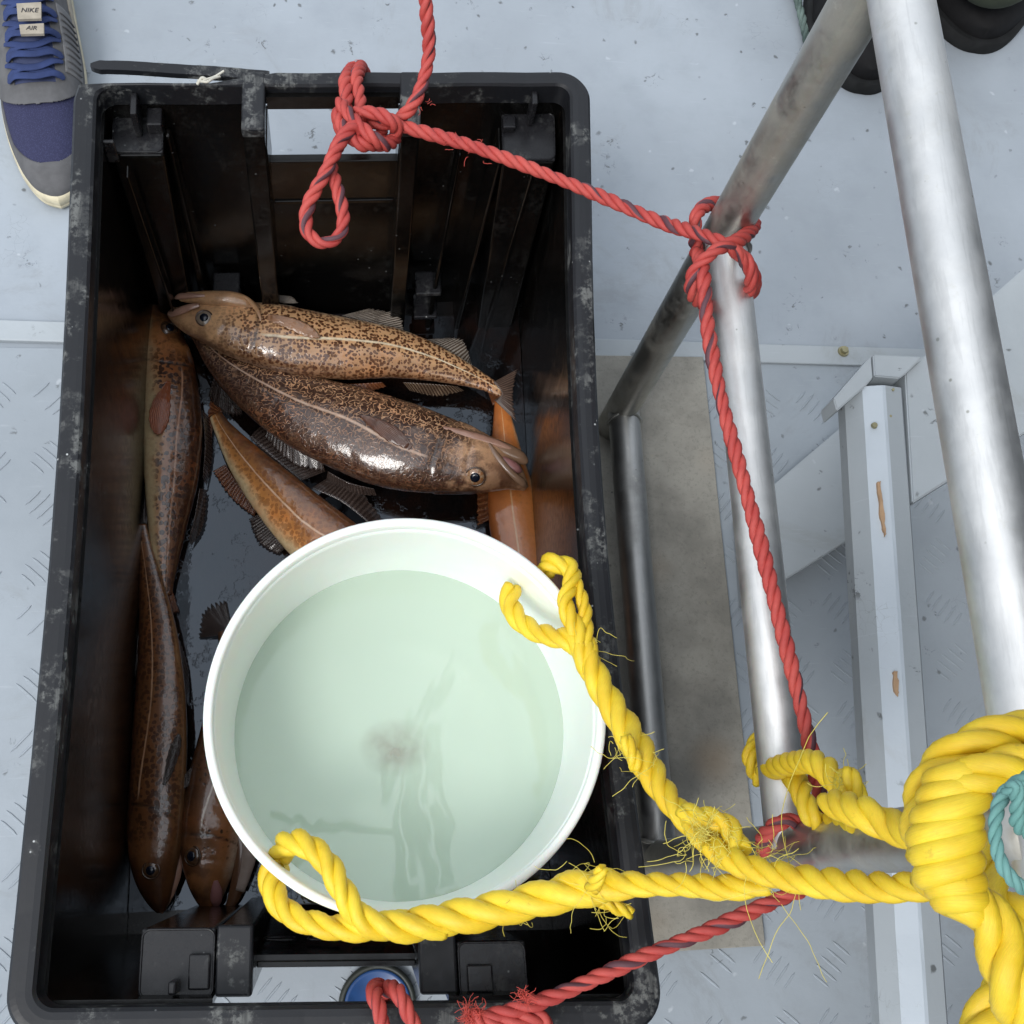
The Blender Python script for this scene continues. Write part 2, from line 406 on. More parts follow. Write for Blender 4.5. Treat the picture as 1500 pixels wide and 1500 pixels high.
# poles added overhead, out of view, to mirror as stripes in the bucket water
M_ovh = simple('overhead_paint', (.03, .035, .035), .6)
ovh = empty('reflection_poles', (.2, .1, 3.0), 'dark poles added overhead, unseen except as wavy stripes mirrored in the bucket water', 'reflection poles')
def over(px, py): q = W(px, py, 2 * (1.311 - 1.004) - 3.0); return (q.x, q.y, 3.0)
for q0, q1 in (((574, 1120), (592, 1320)), ((604, 1100), (622, 1310)), ((634, 1060), (650, 1300))): tube_obj('pole', [over(*q0), over(*q1)], .024, M_ovh, ovh)
tube_obj('cross_pole', [over(395, 1190), over(585, 1235)], .014, M_ovh, ovh); tube_obj('cross_pole', [over(585, 1120), over(670, 960)], .012, M_ovh, ovh)
# ---------------------------------------------------------------- fish crate
XO, XI = .239, .219; YB0, YB1 = -.108, .728; YI0, YI1 = -.086, .712; ZR = .381; ZF = .028
crate = empty('fish_crate', (0, .3, .004), 'black plastic fish crate with scuffed rim holding the wet cod and the bucket', 'crate')
def rrect(x0, x1, y0, y1, r, n=10, e=14):
    pts = []
    for (cx, cy, a0) in ((x1 - r, y1 - r, 0), (x0 + r, y1 - r, 90), (x0 + r, y0 + r, 180), (x1 - r, y0 + r, 270)):
        arc = [(cx + r * math.cos(math.radians(a0 + 90 * k / n)), cy + r * math.sin(math.radians(a0 + 90 * k / n))) for k in range(n + 1)]
        pts.append(arc)
    out = []
    for i in range(4):
        out += pts[i]; a = pts[i][-1]; b = pts[(i + 1) % 4][0]
        out += [(a[0] + (b[0] - a[0]) * k / e, a[1] + (b[1] - a[1]) * k / e) for k in range(1, e)]
    return out
out_ = rrect(-XO, XO, YB0, YB1, .032); in_ = rrect(-XI, XI, YI0, YI1, .014)
out2 = []
for (ox, oy), (ix, iy) in zip(out_, in_):
    if oy > .70 and -.236 < ox < -.083:           # broken away part of the rim
        t = min(1, max(0, (-.083 - ox) / .012)); oy = oy * (1 - t) + (.7155) * t
    out2.append((ox, oy))
bm = bmesh.new(); prof = [(0, -.028), (0, -.003), (.12, -.0006), (.35, 0), (.65, 0), (.88, -.0008), (1, -.004), (1, -.03), (.86, -.03), (.86, -.007), (.12, -.007), (.12, -.028)]
loops = []
for (ox, oy), (ix, iy) in zip(out2, in_):
    jz = .0006 * math.sin(ox * 60) + .0005 * math.sin(oy * 47)
    loops.append([bm.verts.new((ix + (ox - ix) * t, iy + (oy - iy) * t, ZR + z + jz)) for t, z in prof])
n = len(loops)
for i in range(n):
    for j in range(len(prof)):
        bm.faces.new((loops[i][j], loops[(i + 1) % n][j], loops[(i + 1) % n][(j + 1) % len(prof)], loops[i][(j + 1) % len(prof)]))
bmesh.ops.recalc_face_normals(bm, faces=bm.faces)
rim = obj('rim', bm, M_rim, crate)
# broken strip
bm = bmesh.new(); S = cr([W(394, 110, .3795), W(330, 104, .380), W(250, 99, .383), (W(190, 95, .387)), W(150, 94, .389), W(132, 94, .389)], 60)
S = [(p[0], p[1], p[2]) for p in S]; loops = []
for i, p in enumerate(S):
    t = i / 59; wd = .0060 * min(1, .35 + (1 - t) * 4) * (1 - .12 * t)
    a = Vector(S[max(0, i - 1)]); b = Vector(S[min(59, i + 1)]); T = (b - a).normalized(); Nn = Vector((-T.y, T.x, 0)).normalized()
    c = Vector(p) + Vector((0, 0, -.004))
    wj = wd * (1 + .08 * noise.noise(Vector((t * 14, 0, 0))))
    loops.append([bm.verts.new(c + Nn * wj + Vector((0, 0, -.003))), bm.verts.new(c + Nn * wj * .9 + Vector((0, 0, .003))), bm.verts.new(c - Nn * wj * .9 + Vector((0, 0, .003))), bm.verts.new(c - Nn * wj + Vector((0, 0, -.003)))])
for i in range(59):
    for j in range(4): bm.faces.new((loops[i][j], loops[i + 1][j], loops[i + 1][(j + 1) % 4], loops[i][(j + 1) % 4]))
bm.faces.new(loops[0]); bm.faces.new(loops[-1][::-1]); bmesh.ops.recalc_face_normals(bm, faces=bm.faces)
tag(obj('broken_rim_strip', bm, M_rim, crate), 'snapped rim strip bent outward')
# side walls
for s in (-1, 1):
    bm = bmesh.new()
    xi, xo = s * .2165, s * .2215; fi, fo = s * .2165, s * .2215
    N_ = 24
    for k in range(N_ + 1):
        y = -.090 + (.804) * k / N_; row = [bm.verts.new(p) for p in ((fi, y, .012), (xi, y, .3535), (xo, y, .3535), (fo, y, .012))]
        if k:
            for j in range(4): bm.faces.new((prev[j], prev[(j + 1) % 4], row[(j + 1) % 4], row[j]))
        prev = row
    bmesh.ops.recalc_face_normals(bm, faces=bm.faces)
    for yy in (.02, .16, .30, .44, .58):     # outside stiffening ribs
        x0, x1 = sorted((s * .2225, s * .230)); add_box(bm, x0, x1, yy - .003, yy + .003, .03, .35)
    obj('side_wall', bm, M_wall, crate)
# floor with raised cross ribs
bm = bmesh.new(); add_box(bm, -.216, .216, -.06, .69, .012, ZF)
for x in (-.12, 0, .12): add_box(bm, x - .004, x + .004, -.02, .65, ZF + .0001, ZF + .0018, .0006)
add_box(bm, .082, .20, .585, .65, ZF + .0001, ZF + .003, .001)
add_box(bm, .075, .11, .52, .584, ZF + .0001, ZF + .003, .001)
obj('floor', bm, M_floor, crate)
def quadwall(bm, x0, x1, za, ya, zb, yb, t, s):
    """sloping slab: at height za inner y=ya, at zb inner y=yb; thickness t outward s"""
    p = [(x0, ya, za), (x1, ya, za), (x1, yb, zb), (x0, yb, zb)]
    q = [(a, b + s * t, c) for a, b, c in p]
    v = [bm.verts.new(k) for k in p + q]
    for f in ((0, 1, 2, 3), (7, 6, 5, 4), (0, 4, 5, 1), (1, 5, 6, 2), (2, 6, 7, 3), (3, 7, 4, 0)): bm.faces.new([v[i] for i in f])
def ybk(z): return .655 + (.708 - .655) * (z - ZF) / (ZR - ZF)
def yfr(z): return -.022 + (-.078 + .022) * (z - ZF) / (ZR - ZF)
# back end wall
bm = bmesh.new()
quadwall(bm, -.2215, -.089, .020, ybk(.02) + .012, .352, .7125, .0035, 1)
quadwall(bm, .0735, .2215, .020, ybk(.02) + .012, .352, .713, .005, 1)
quadwall(bm, -.0905, .0745, .020, ybk(.02), .222, .690, .005, 1)       # below the hand hole
add_box(bm, -.0900, .0740, .689, .698, .2215, .293, .0012)
add_box(bm, -.0695, .0555, .687, .7035, .2185, .2245, .001)
add_box(bm, -.0895, -.0690, .664, .7135, .28, .3515, .002); add_box(bm, .0550, .0745, .668, .7135, .28, .3515, .002)
add_box(bm, -.069, .055, .707, .713, .352, .37)
bmesh.ops.recalc_face_normals(bm, faces=bm.faces); obj('end_wall', bm, M_wall, crate)
# back ribs beside the hand hole
for x0, x1 in ((-.0905, -.0695), (.0555, .0745)):
    bm = bmesh.new(); add_box(bm, x0 + .001, x1 - .001, .625, .66, ZF, ZR - .012, .002, (x0 + .0005, x1 - .0005, .665, .714)); rb = obj('handle_rib', bm, M_wall, crate)
    bm = bmesh.new(); add_box(bm, x0, x1, .663, .7265, ZR - .0125, ZR + .0012, .0025); obj('rib_cap', bm, M_rim, rb)
# ledges (stacking blocks)
def ledge(x0, x1, y0, y1, zt, fx, slope):
    bm = bmesh.new(); add_box(bm, x0 + fx, x1 - fx, y0 + slope[0], y1 + slope[1], ZF, zt - .004, .003, (x0, x1, y0, y1)); o = obj('stacking_ledge', bm, M_wall, crate)
    bm = bmesh.new(); add_box(bm, x0, x1, y0, y1, zt - .004, zt, .0018); obj('ledge_top', bm, M_ledge, o)
    bm = bmesh.new(); P = rrect(x0 + .001, x1 - .001, y0 + .001, y1 - .001, .006, 6, 6)
    P = [(a, b, zt + .0003) for a, b in P]; P.append(P[0]); add_tube(bm, P, .0009, 6, False); obj('ledge_lip', bm, M_ledge, o, True)
    return o
ledge(-.213, -.166, .671, .7122, .336, .006, (-.028, -.02)); ledge(.158, .212, .659, .7125, .336, .006, (-.03, -.02))
ledge(-.155, -.099, -.0845, -.033, .336, .004, (.02, .012)); ledge(.088, .143, -.0855, -.045, .336, .004, (.02, .012))
boxes('wall_flute', M_wall, crate, [
 (-.1605, -.150, .648, .69, ZF, .335, .003, (-.1655, -.160, .690, .7005)),
 (.10, .106, .630, .68, ZF, .30, .002, (.118, .121, .690, .702)), (.135, .141, .628, .68, ZF, .33, .002, (.1545, .158, .66, .702)),
 (.172, .176, .625, .64, ZF, .33, .0015, (.190, .193, .655, .668)),
 (-.186, -.183, .622, .64, ZF, .33, .0015, (-.200, -.198, .648, .662))])
x = -.128
boxes('wall_catch', M_ledge, crate, [(x - .016, x + .014, .640, .672, .10, .106, .002), (x - .014, x + .012, .636, .672, .062, .068, .002), (x - .010, x - .002, .638, .66, .08, .09, .002),
 (.085, .115, .64, .67, .095, .101, .002), (.085, .113, .633, .665, .05, .056, .002)])
boxes('catch_tab', M_ledge, crate, [(-.191, -.185, .688, .7118, .3362, .372, .0015), (.183, .189, .697, .7118, .3362, .372, .0015), (-.2165, -.206, .664, .668, .33, .362, .0015),
 (-.130, -.124, -.080, -.070, .3362, .360, .002), (-.118, -.102, -.078, -.052, .3362, .341, .0015), (-.180, -.166, .692, .7118, .3362, .350, .0015), (.158, .171, .69, .704, .3362, .345, .0015), (.095, .115, -.082, -.062, .3362, .341, .0015)])
# front end wall
bm = bmesh.new()
quadwall(bm, -.2215, -.098, .020, -.048, .352, -.083, .005, -1); quadwall(bm, .0785, .2215, .020, -.048, .352, -.083, .005, -1)
quadwall(bm, -.071, .0575, .020, yfr(.02), .288, -.056, .005, -1)
add_box(bm, -.0705, .0575, -.0655, -.0605, .272, .292, .001)
bmesh.ops.recalc_face_normals(bm, faces=bm.faces); obj('end_wall', bm, M_wall, crate)
for x0, x1 in ((-.098, -.0705), (.0575, .0875)):
    bm = bmesh.new(); add_box(bm, x0 + .002, x1 - .002, -.06, -.014, ZF, .330, .003, (x0, x1, -.083, -.033 if x0 < 0 else -.038)); rb = obj('handle_rib', bm, M_wall, crate)
    bm = bmesh.new(); add_box(bm, x0, x1, -.0835, -.031 if x0 < 0 else -.036, .3295, .339, .0025); obj('rib_cap', bm, M_rim, rb)
# grooves: raised long rings on the panel below the front hand hole
bm = bmesh.new()
for x in (-.055, -.018, .020):
    y0 = -.0462; z0 = .244
    P = []
    for k in range(33):
        a = k / 32 * 2 * math.pi; xx = x + (.010 if math.cos(a) > 0 else -.010) + .003 * math.cos(a); dz = .004 * math.sin(a)
        P.append((xx, y0 - dz * .2 + .0005, z0 + dz * 1.2))
    add_tube(bm, P, .0012, 6, False)
obj('panel_slot', bm, M_ledge, crate, True)
# the long sides are bowed inwards from use
def bow(o):
    if o.type == 'MESH' and not o.name.startswith('broken'):
        for v in o.data.vertices:
            y = v.co.y; f = max(0, math.sin(math.pi * min(1, max(0, (y + .1) / .81)))) ** 1.2 * min(1, max(0, (v.co.z - .04) / .3))
            v.co.y += v.co.x * (-.05 + .11 * (y + .09) / .8)
            v.co.x -= (.0165 if v.co.x > 0 else .008) * f * (v.co.x / .239)
    for c_ in o.children: bow(c_)
def children_done():
    for o in bpy.data.objects:
        if o.parent == crate: bow(o)
children_done()
# little crack of white string at the rim
M_str = simple('white_string', (.62, .60, .52), .8)
bm = bmesh.new()
add_tube(bm, cr([W(288, 122, .384), W(300, 117, .387), W(315, 112, .386), (W(328, 104, .385))], 24), .0011, 6)
add_tube(bm, cr([W(290, 118, .385), W(303, 120, .388), W(312, 115, .387), W(322, 112, .384)], 24), .0013, 6)
add_tube(bm, cr([W(289, 124, .384), W(296, 114, .388), W(304, 118, .386)], 18), .0014, 6)
tag(obj('string_scrap', bm, M_str, None, True), 'short scrap of frayed white string knotted on the back rim of the crate', 'string')
# thin liquid on the floor
m = M('bloody_water'); co = m.co('Object'); nn = m.noise(co, 18, 5, .6); nb = m.noise(co, 120, 3)
m.col(m.mix(m.ramp(nn, .35, .7), (.004, .004, .0045), (.012, .005, .003))); m.set(IOR=1.45); m.l(m.ramp(m.noise(co, 26, 6, .7), .52, .64, .025, .10), m.b.inputs['Roughness'])
m.b.inputs['Specular Tint'].default_value = (.78, .88, 1, 1); m.b.inputs['Specular IOR Level'].default_value = .95
pat = m.math('MULTIPLY', m.ramp(m.noise(co, 30, 6, .7), .56, .6), 1.0)
m.bump(m.math('ADD', m.math('MULTIPLY', nn, .7), m.math('MULTIPLY', pat, .35)), .22, .0016); M_liq = m.m
bm = bmesh.new(); add_box(bm, -.2155, .2155, -.019, .652, ZF + .0005, ZF + .0042)
tag(obj('liquid', bm, M_liq), 'thin layer of dark bloody water on the floor of the crate under the cod', 'liquid'); bpy.data.objects['liquid']['kind'] = 'stuff'
bm = bmesh.new(); rg = random.Random(11)
for (px, py, n_, sp, rr) in ((625, 590, 7, 26, .0028), (668, 592, 5, 16, .003), (700, 640, 6, 16, .0022), (590, 620, 6, 40, .0015), (310, 790, 4, 20, .0012), (700, 480, 3, 60, .0018), (730, 530, 2, 12, .002), (320, 900, 6, 30, .001)):
    for k in range(n_):
        r = rr * rg.uniform(.4, 1.1); p = W(px + rg.gauss(0, sp), py + rg.gauss(0, sp * .5), ZF + .0042)
        if abs(p.x) > .2 or p.y > .64: continue
        bmesh.ops.create_uvsphere(bm, u_segments=14, v_segments=8, radius=r, matrix=Matrix.Translation((p.x, p.y, ZF + .0036)) @ Matrix.Diagonal((1, 1, .6, 1)))
m = M('bubble'); m.set(Roughness=.03, Alpha=.35); m.col((.05, .045, .04)); M_bub = m.m
tag(obj('foam_bubbles', bm, M_bub, None, True), 'small bubbles floating on the dark liquid in the crate', 'bubbles'); bpy.data.objects['foam_bubbles']['kind'] = 'stuff'

# ---------------------------------------------------------------- cod
def cod_mat(name, back, flank, belly, spot, style, sc, t0=.36, t1=.62, line=(.62, .5, .4), linew=.006, amt=1.0):
    m = M(name); co = m.co('Object'); th = m.attr('theta'); sl_ = m.attr('slen')
    nz = m.noise(co, 38, 5, .6); nf = m.noise(co, 170, 5, .7); thn = m.math('ADD', th, m.math('MULTIPLY', m.math('SUBTRACT', nz, .5), .28))
    mid = tuple((a * .55 + b * .45) for a, b in zip(back, flank))
    c = m.mix(m.ramp(thn, t0 - .26, t0 + .02), back, mid)
    c = m.mix(m.ramp(thn, t0 - .02, t0 + .22), c, flank)
    c = m.mix(m.ramp(thn, t1 - .02, t1 + .20), c, belly)
    warm = m.ramp(m.noise(co, 17, 4, .6), .50, .72, 0, .30)
    c = m.mix(warm, c, (min(1, flank[0] * 1.25), flank[1] * .86, flank[2] * .62))
    nd = m.n('ShaderNodeTexNoise'); nd.inputs['Scale'].default_value = sc * .9; nd.inputs['Detail'].default_value = 2; m.l(co, nd.inputs['Vector'])
    vm = m.n('ShaderNodeVectorMath', operation='MULTIPLY_ADD'); m.l(nd.outputs['Color'], vm.inputs[0]); vm.inputs[1].default_value = (.8 / sc,) * 3; m.l(co, vm.inputs[2])
    bodymask = m.ramp(thn, t1 + .02, t1 + .22, 1, 0)
    if style == 'maze':
        a = m.math('ABSOLUTE', m.math('SUBTRACT', m.noise(co, sc * .95, 0, .4, .35), .5))
        sp = m.ramp(a, .030, .062, 0, 1)
    else:
        vd = m.voro(vm.outputs[0], sc, rnd=.75); wob = m.math('MULTIPLY', m.math('SUBTRACT', m.noise(co, sc * .28, 3), .5), .38)
        sp = m.ramp(m.math('SUBTRACT', vd, wob), .44, .53, 1, 0) if style == 'spots' else m.ramp(m.math('SUBTRACT', vd, wob), .20, .34, 1, 0)
        if style != 'spots': sp = m.math('MULTIPLY', sp, m.ramp(m.noise(co, 30, 3), .42, .6))
    sp = m.math('MULTIPLY', sp, m.ramp(m.noise(co, 48, 4, .6), .2, .45, .55, 1))
    headmask = m.ramp(sl_, .12, .23, .22, 1)
    sp = m.math('MULTIPLY', m.math('MULTIPLY', m.math('MULTIPLY', sp, bodymask), headmask), amt)
    c = m.mix(sp, c, spot)
    c = m.mix(m.ramp(nf, .40, .75, 0, .35), c, mid)
    lc = m.math('ADD', .49, m.ramp(sl_, .25, .55, -.11, 0)); jit = m.math('MULTIPLY', m.math('SUBTRACT', m.noise(co, 120, 2), .5), .012)
    dl = m.math('ABSOLUTE', m.math('ADD', m.math('SUBTRACT', th, lc), jit))
    lm = m.math('MULTIPLY', m.ramp(dl, linew * .6, linew * 2.6, 1, 0), m.ramp(sl_, .26, .30))
    c = m.mix(m.math('MULTIPLY', lm, m.ramp(m.noise(co, 60, 4), .3, .6, .65, 1)), c, line)
    gl = m.attr('gill'); c = m.mix(gl, c, tuple(x * .2 for x in back))
    hd = m.ramp(sl_, .17, .26, 1, 0)
    hn = m.noise(co, 42, 5, .65); c = m.mix(m.math('MULTIPLY', hd, m.ramp(hn, .44, .62, 0, .6)), c, tuple(min(1, x * 1.35) for x in flank))
    hn2 = m.noise(co, 26, 5, .65); c = m.mix(m.math('MULTIPLY', m.ramp(sl_, .03, .17, 1, 0), m.ramp(hn2, .34, .6, .35, .8)), c, back)
    m.col(c)
    m.set(Roughness=.45, Coat_Weight=1.0, Coat_IOR=1.6, Coat_Roughness=.03, Subsurface_Weight=.08, Subsurface_Scale=.003)
    m.b.inputs['Specular IOR Level'].default_value = .3
    wet = m.noise(co, 75, 4, .6); fine = m.noise(co, 420, 3, .6); lowf = m.noise(co, 24, 3)
    h = m.math('ADD', m.math('ADD', m.math('MULTIPLY', wet, .38), m.math('MULTIPLY', fine, .07)), m.math('MULTIPLY', lowf, 1.5))
    h = m.math('SUBTRACT', h, m.math('MULTIPLY', sp, .07))
    nb = m.bump(h, .42, .0030); m.l(nb, m.b.inputs['Coat Normal'])
    return m.m
def fin_mat(name, c0, c1, alpha=.68):
    m = M(name); uv = m.co('UV'); wv = m.n('ShaderNodeTexWave'); wv.inputs['Scale'].default_value = 1.7; wv.inputs['Distortion'].default_value = 1.0; wv.inputs['Detail'].default_value = 2
    m.l(uv, wv.inputs['Vector']); n_ = m.noise(m.co('Object'), 60, 4)
    c = m.mix(m.ramp(wv.outputs['Fac'], .3, .8), c0, c1); c = m.mix(m.ramp(n_, .4, .7, 0, .5), c, tuple(x * .5 for x in c0)); m.col(c)
    m.set(Roughness=.3, Coat_Weight=.5, Coat_Roughness=.1, Alpha=alpha); m.bump(wv.outputs['Fac'], .5, .001); return m.m
M_iris = M('eye_iris'); 
co = M_iris.co('Object'); M_iris.col(M_iris.mix(M_iris.ramp(M_iris.noise(co, 300), .4, .6), (.34, .15, .06), (.42, .28, .17))); M_iris.set(Roughness=.15, Coat_Weight=1.0, Coat_Roughness=.03); M_iris = M_iris.m
M_iris_d = simple('dark_iris', (.09, .045, .022), .15, Coat_Weight=1.0, Coat_Roughness=.03)
M_iris_s = simple('silver_iris', (.26, .20, .15), .15, Coat_Weight=1.0, Coat_Roughness=.03)
M_lid = simple('eyelid_skin', (.07, .035, .02), .25, Coat_Weight=.8)
M_pup = simple('eye_pupil', (.006, .009, .018), .06)
M_mouth = simple('mouth_flesh', (.32, .14, .13), .3, Coat_Weight=.6)

class Cod:
    def __init__(s, label, spine, mat, fmat, belly, roll=0.0, thick=.60, opercle=True):
        """spine: (px,py,halfwidth_px,z) snout -> tail base. belly: px direction of belly"""
        s.mat, s.fmat = mat, fmat
        Q = []
        for (x, y, hw, z) in spine:
            p = W(x, y, z); Q.append((p.x, p.y, p.z, hw * .94 * m_per_px(x, y, z)))
        S = cr(Q, 400); S, s.L = resample(S, 1e-3 * 2)
        s.S = S; n = len(S); K = 72
        b0 = W(spine[0][0] + belly[0], spine[0][1] + belly[1], .05) - W(spine[0][0], spine[0][1], .05); b0.z = 0; b0.normalize()
        cx = [sum(q[i] for q in S) / n for i in range(3)]
        s.root = empty('cod', (cx[0], cx[1], ZF), label, 'fish', 'cod lying in the crate')
        bm = bmesh.new(); la = bm.verts.layers.float.new('theta'); lb = bm.verts.layers.float.new('slen'); lg = bm.verts.layers.float.new('gill')
        rings = []; s.grid = []
        for i, q in enumerate(S):
            a_ = Vector(S[max(0, i - 1)][:3]); b_ = Vector(S[min(n - 1, i + 1)][:3]); T = (b_ - a_).normalized()
            sgn = 1 if (Vector((-T.y, T.x, 0))).dot(b0) > 0 else -1
            Bd = Vector((-T.y, T.x, 0)).normalized() * sgn
            Nn = Vector((0, 0, 1)); Nn = (Nn - T * Nn.dot(T)).normalized()
            Bd = (Bd - T * Bd.dot(T) - Nn * Bd.dot(Nn)).normalized()
            B = Bd * math.cos(roll) + Nn * math.sin(roll); N_ = Nn * math.cos(roll) - Bd * math.sin(roll)
            t = i / (n - 1); hw = max(q[3], .0012)
            tk = thick * (1.08 - .45 * max(0, t - .3)) * (1 - .12 * math.exp(-((t - .22) / .06) ** 2))
            ring = []
            for j in range(K):
                th = 2 * math.pi * j / K; c, sn = math.cos(th), math.sin(th)
                ex = .88; cc = math.copysign(abs(c) ** (1.0), c); ss = math.copysign(abs(sn) ** ex, sn)
                r = 1.0; g = 0.0
                se = .222 + .032 * abs(sn) - .016 * (-c)            # gill cover edge
                if opercle:
                    d = t - se
                    bul = .055 * (1 - max(0, min(1, (d + .004) / .007))) * max(0, min(1, (t - .05) / .1)) * abs(sn) ** .5
                    r += bul; g = math.exp(-((d - .003) / .0042) ** 2) * abs(sn) ** .5 * (.9 if -c > -.7 else .2)
                    se2 = .155 + .022 * abs(sn); r -= .022 * math.exp(-((t - se2) / .006) ** 2) * abs(sn)
                    # jaw line
                r += .012 * noise.noise(Vector((t * 30, th * 2, len(label)))) * (1 if t > .05 else .3)
                # shallow eye bulge omitted: eye is its own part
                lat = -.02 * math.exp(-((abs(th if th <= math.pi else 2 * math.pi - th) / math.pi - (.49 - .11 * max(0, min(1, 1 - (t - .25) / .3)))) / .018) ** 2) if t > .28 else 0
                r += lat
                p = Vector(q[:3]) + (B * (-cc) * hw + N_ * ss * hw * tk) * r
                v = bm.verts.new(p); f = th / math.pi if th <= math.pi else 2 - th / math.pi
                v[la] = f; v[lb] = t; v[lg] = min(1, g); ring.append(v)
                s.grid.append((p.copy(), N_ * sn - B * c, t, th))
            rings.append(ring)
        for i in range(n - 1):
            for j in range(K): bm.faces.new((rings[i][j], rings[i][(j + 1) % K], rings[i + 1][(j + 1) % K], rings[i + 1][j]))
        bm.faces.new(rings[0][::-1]); bm.faces.new(rings[-1]); bmesh.ops.recalc_face_normals(bm, faces=bm.faces)
        s.body = obj('body', bm, mat, s.root, True)
        # project grid for lookup
        s.pp = []
        for (p, nrm, t, th) in s.grid:
            if nrm.z < .05: continue
            d = p - Vector((0, 0, HC)); cx_ = d.x * RX.x + d.y * RY.x + d.z * RZ.x; cy_ = d.x * RX.y + d.y * RY.y + d.z * RZ.y; cz_ = d.x * RX.z + d.y * RY.z + d.z * RZ.z
            s.pp.append((750 + F * cx_ / -cz_, 750 - F * cy_ / -cz_, p, nrm))
    def at(s, px, py):
        b = min(s.pp, key=lambda q: (q[0] - px) ** 2 + (q[1] - py) ** 2); return b[2], b[3].normalized(), math.hypot(b[0] - px, b[1] - py)
    def eye(s, px, py, r_px, iris=None):
        p, nn, _ = s.at(px, py); r = r_px * m_per_px(px, py, p.z)
        R = nn.to_track_quat('Z', 'Y').to_matrix().to_4x4()
        bm = bmesh.new(); base = Matrix.Translation(p - nn * r * .10) @ R
        bmesh.ops.create_uvsphere(bm, u_segments=32, v_segments=16, radius=r, matrix=base @ Matrix.Diagonal((1, 1, .42, 1)))
        e = obj('eye', bm, iris or M_iris, s.root, True)
        bm = bmesh.new(); bmesh.ops.create_uvsphere(bm, u_segments=28, v_segments=14, radius=r * .56, matrix=base @ Matrix.Translation((0, 0, r * .30)) @ Matrix.Diagonal((1, 1, .42, 1)))
        obj('pupil', bm, M_pup, e, True)
        bm = bmesh.new(); P = [tuple((base @ Vector((r * 1.06 * math.cos(a), r * 1.02 * math.sin(a), r * .06)))) for a in [k / 32 * 2 * math.pi for k in range(33)]]
        add_tube(bm, P, r * .11, 8, False); obj('eyelid', bm, M_lid, e, True)
    def lobe(s, name, pts, m, flat=.6):
        """pts px,py,z,halfwidth_px"""
        Q = []
        for x, y, z, hw in pts:
            p = W(x, y, z); Q.append((p.x, p.y, p.z, hw * m_per_px(x, y, z)))
        S = cr(Q, 48); bm = bmesh.new(); rings = []
        la = bm.verts.layers.float.new('theta'); lb = bm.verts.layers.float.new('slen')
        for i, q in enumerate(S):
            a_ = Vector(S[max(0, i - 1)][:3]); b_ = Vector(S[min(47, i + 1)][:3]); T = (b_ - a_).normalized()
            A = Vector((-T.y, T.x, 0)).normalized(); N_ = T.cross(A).normalized()
            ring = []
            for j in range(28):
                th = 2 * math.pi * j / 28; hw = max(q[3], .0005) * (1 + .05 * noise.noise(Vector((i * .2, th, 3))))
                v = bm.verts.new(Vector(q[:3]) + A * math.cos(th) * hw + N_ * math.sin(th) * hw * flat); v[la] = .52; v[lb] = .08; ring.append(v)
            rings.append(ring)
        for i in range(47):
            for j in range(28): bm.faces.new((rings[i][j], rings[i][(j + 1) % 28], rings[i + 1][(j + 1) % 28], rings[i + 1][j]))
        bm.faces.new(rings[0][::-1]); bm.faces.new(rings[-1]); bmesh.ops.recalc_face_normals(bm, faces=bm.faces)
        return obj(name, bm, m, s.root, True)
    def leaf(s, name, pts, m=None, lift=.003):
        """leaf-shaped fin lying on the flank: pts (px, py, half width px) root -> tip"""
        S = cr(pts, 40); U = 13; bm = bmesh.new(); uvl = bm.loops.layers.uv.new('UVMap'); top, bot = [], []; zl = None
        cen = []
        for i, q in enumerate(S):
            p_, n_, d_ = s.at(q[0], q[1]); cen.append(p_.z + .0012 + lift * math.sin(min(1, i / 39) * 1.9))
        for i, q in enumerate(S):
            a = S[max(0, i - 1)]; b = S[min(39, i + 1)]; dx, dy = b[0] - a[0], b[1] - a[1]; L = math.hypot(dx, dy); nx, ny = -dy / L, dx / L; r1, r2 = [], []
            for j in range(U):
                f = (j / (U - 1) - .5) * 2; hw = q[2] * (1 + .05 * math.sin(i * 1.3 + j))
                x, y = q[0] + nx * hw * f, q[1] + ny * hw * f; p_, n_, d_ = s.at(x, y)
                z = max(p_.z + .0006, cen[i] - .0022 * f * f) if d_ < 7 else cen[i] - .003
                z += .0005 * math.cos(j * math.pi)
                P = W(x, y, z); r1.append(bm.verts.new(P)); r2.append(bm.verts.new(P - Vector((0, 0, .0008))))
            top.append(r1); bot.append(r2)
        def F4(vs, uv):
            f = bm.faces.new(vs)
            for l, u in zip(f.loops, uv): l[uvl].uv = u
        for i in range(39):
            for j in range(U - 1):
                u = [(j / 6, i / 39), (j / 6, (i + 1) / 39), ((j + 1) / 6, (i + 1) / 39), ((j + 1) / 6, i / 39)]
                F4((top[i][j], top[i + 1][j], top[i + 1][j + 1], top[i][j + 1]), u); F4((bot[i][j + 1], bot[i + 1][j + 1], bot[i + 1][j], bot[i][j]), u)
            for j in (0, U - 1): F4((top[i][j], top[i + 1][j], bot[i + 1][j], bot[i][j]), u)
        for i in (0, 39):
            for j in range(U - 1): F4((top[i][j], top[i][j + 1], bot[i][j + 1], bot[i][j]), u)
        bmesh.ops.recalc_face_normals(bm, faces=bm.faces)
        return obj(name, bm, m or s.fmat, s.root, True)
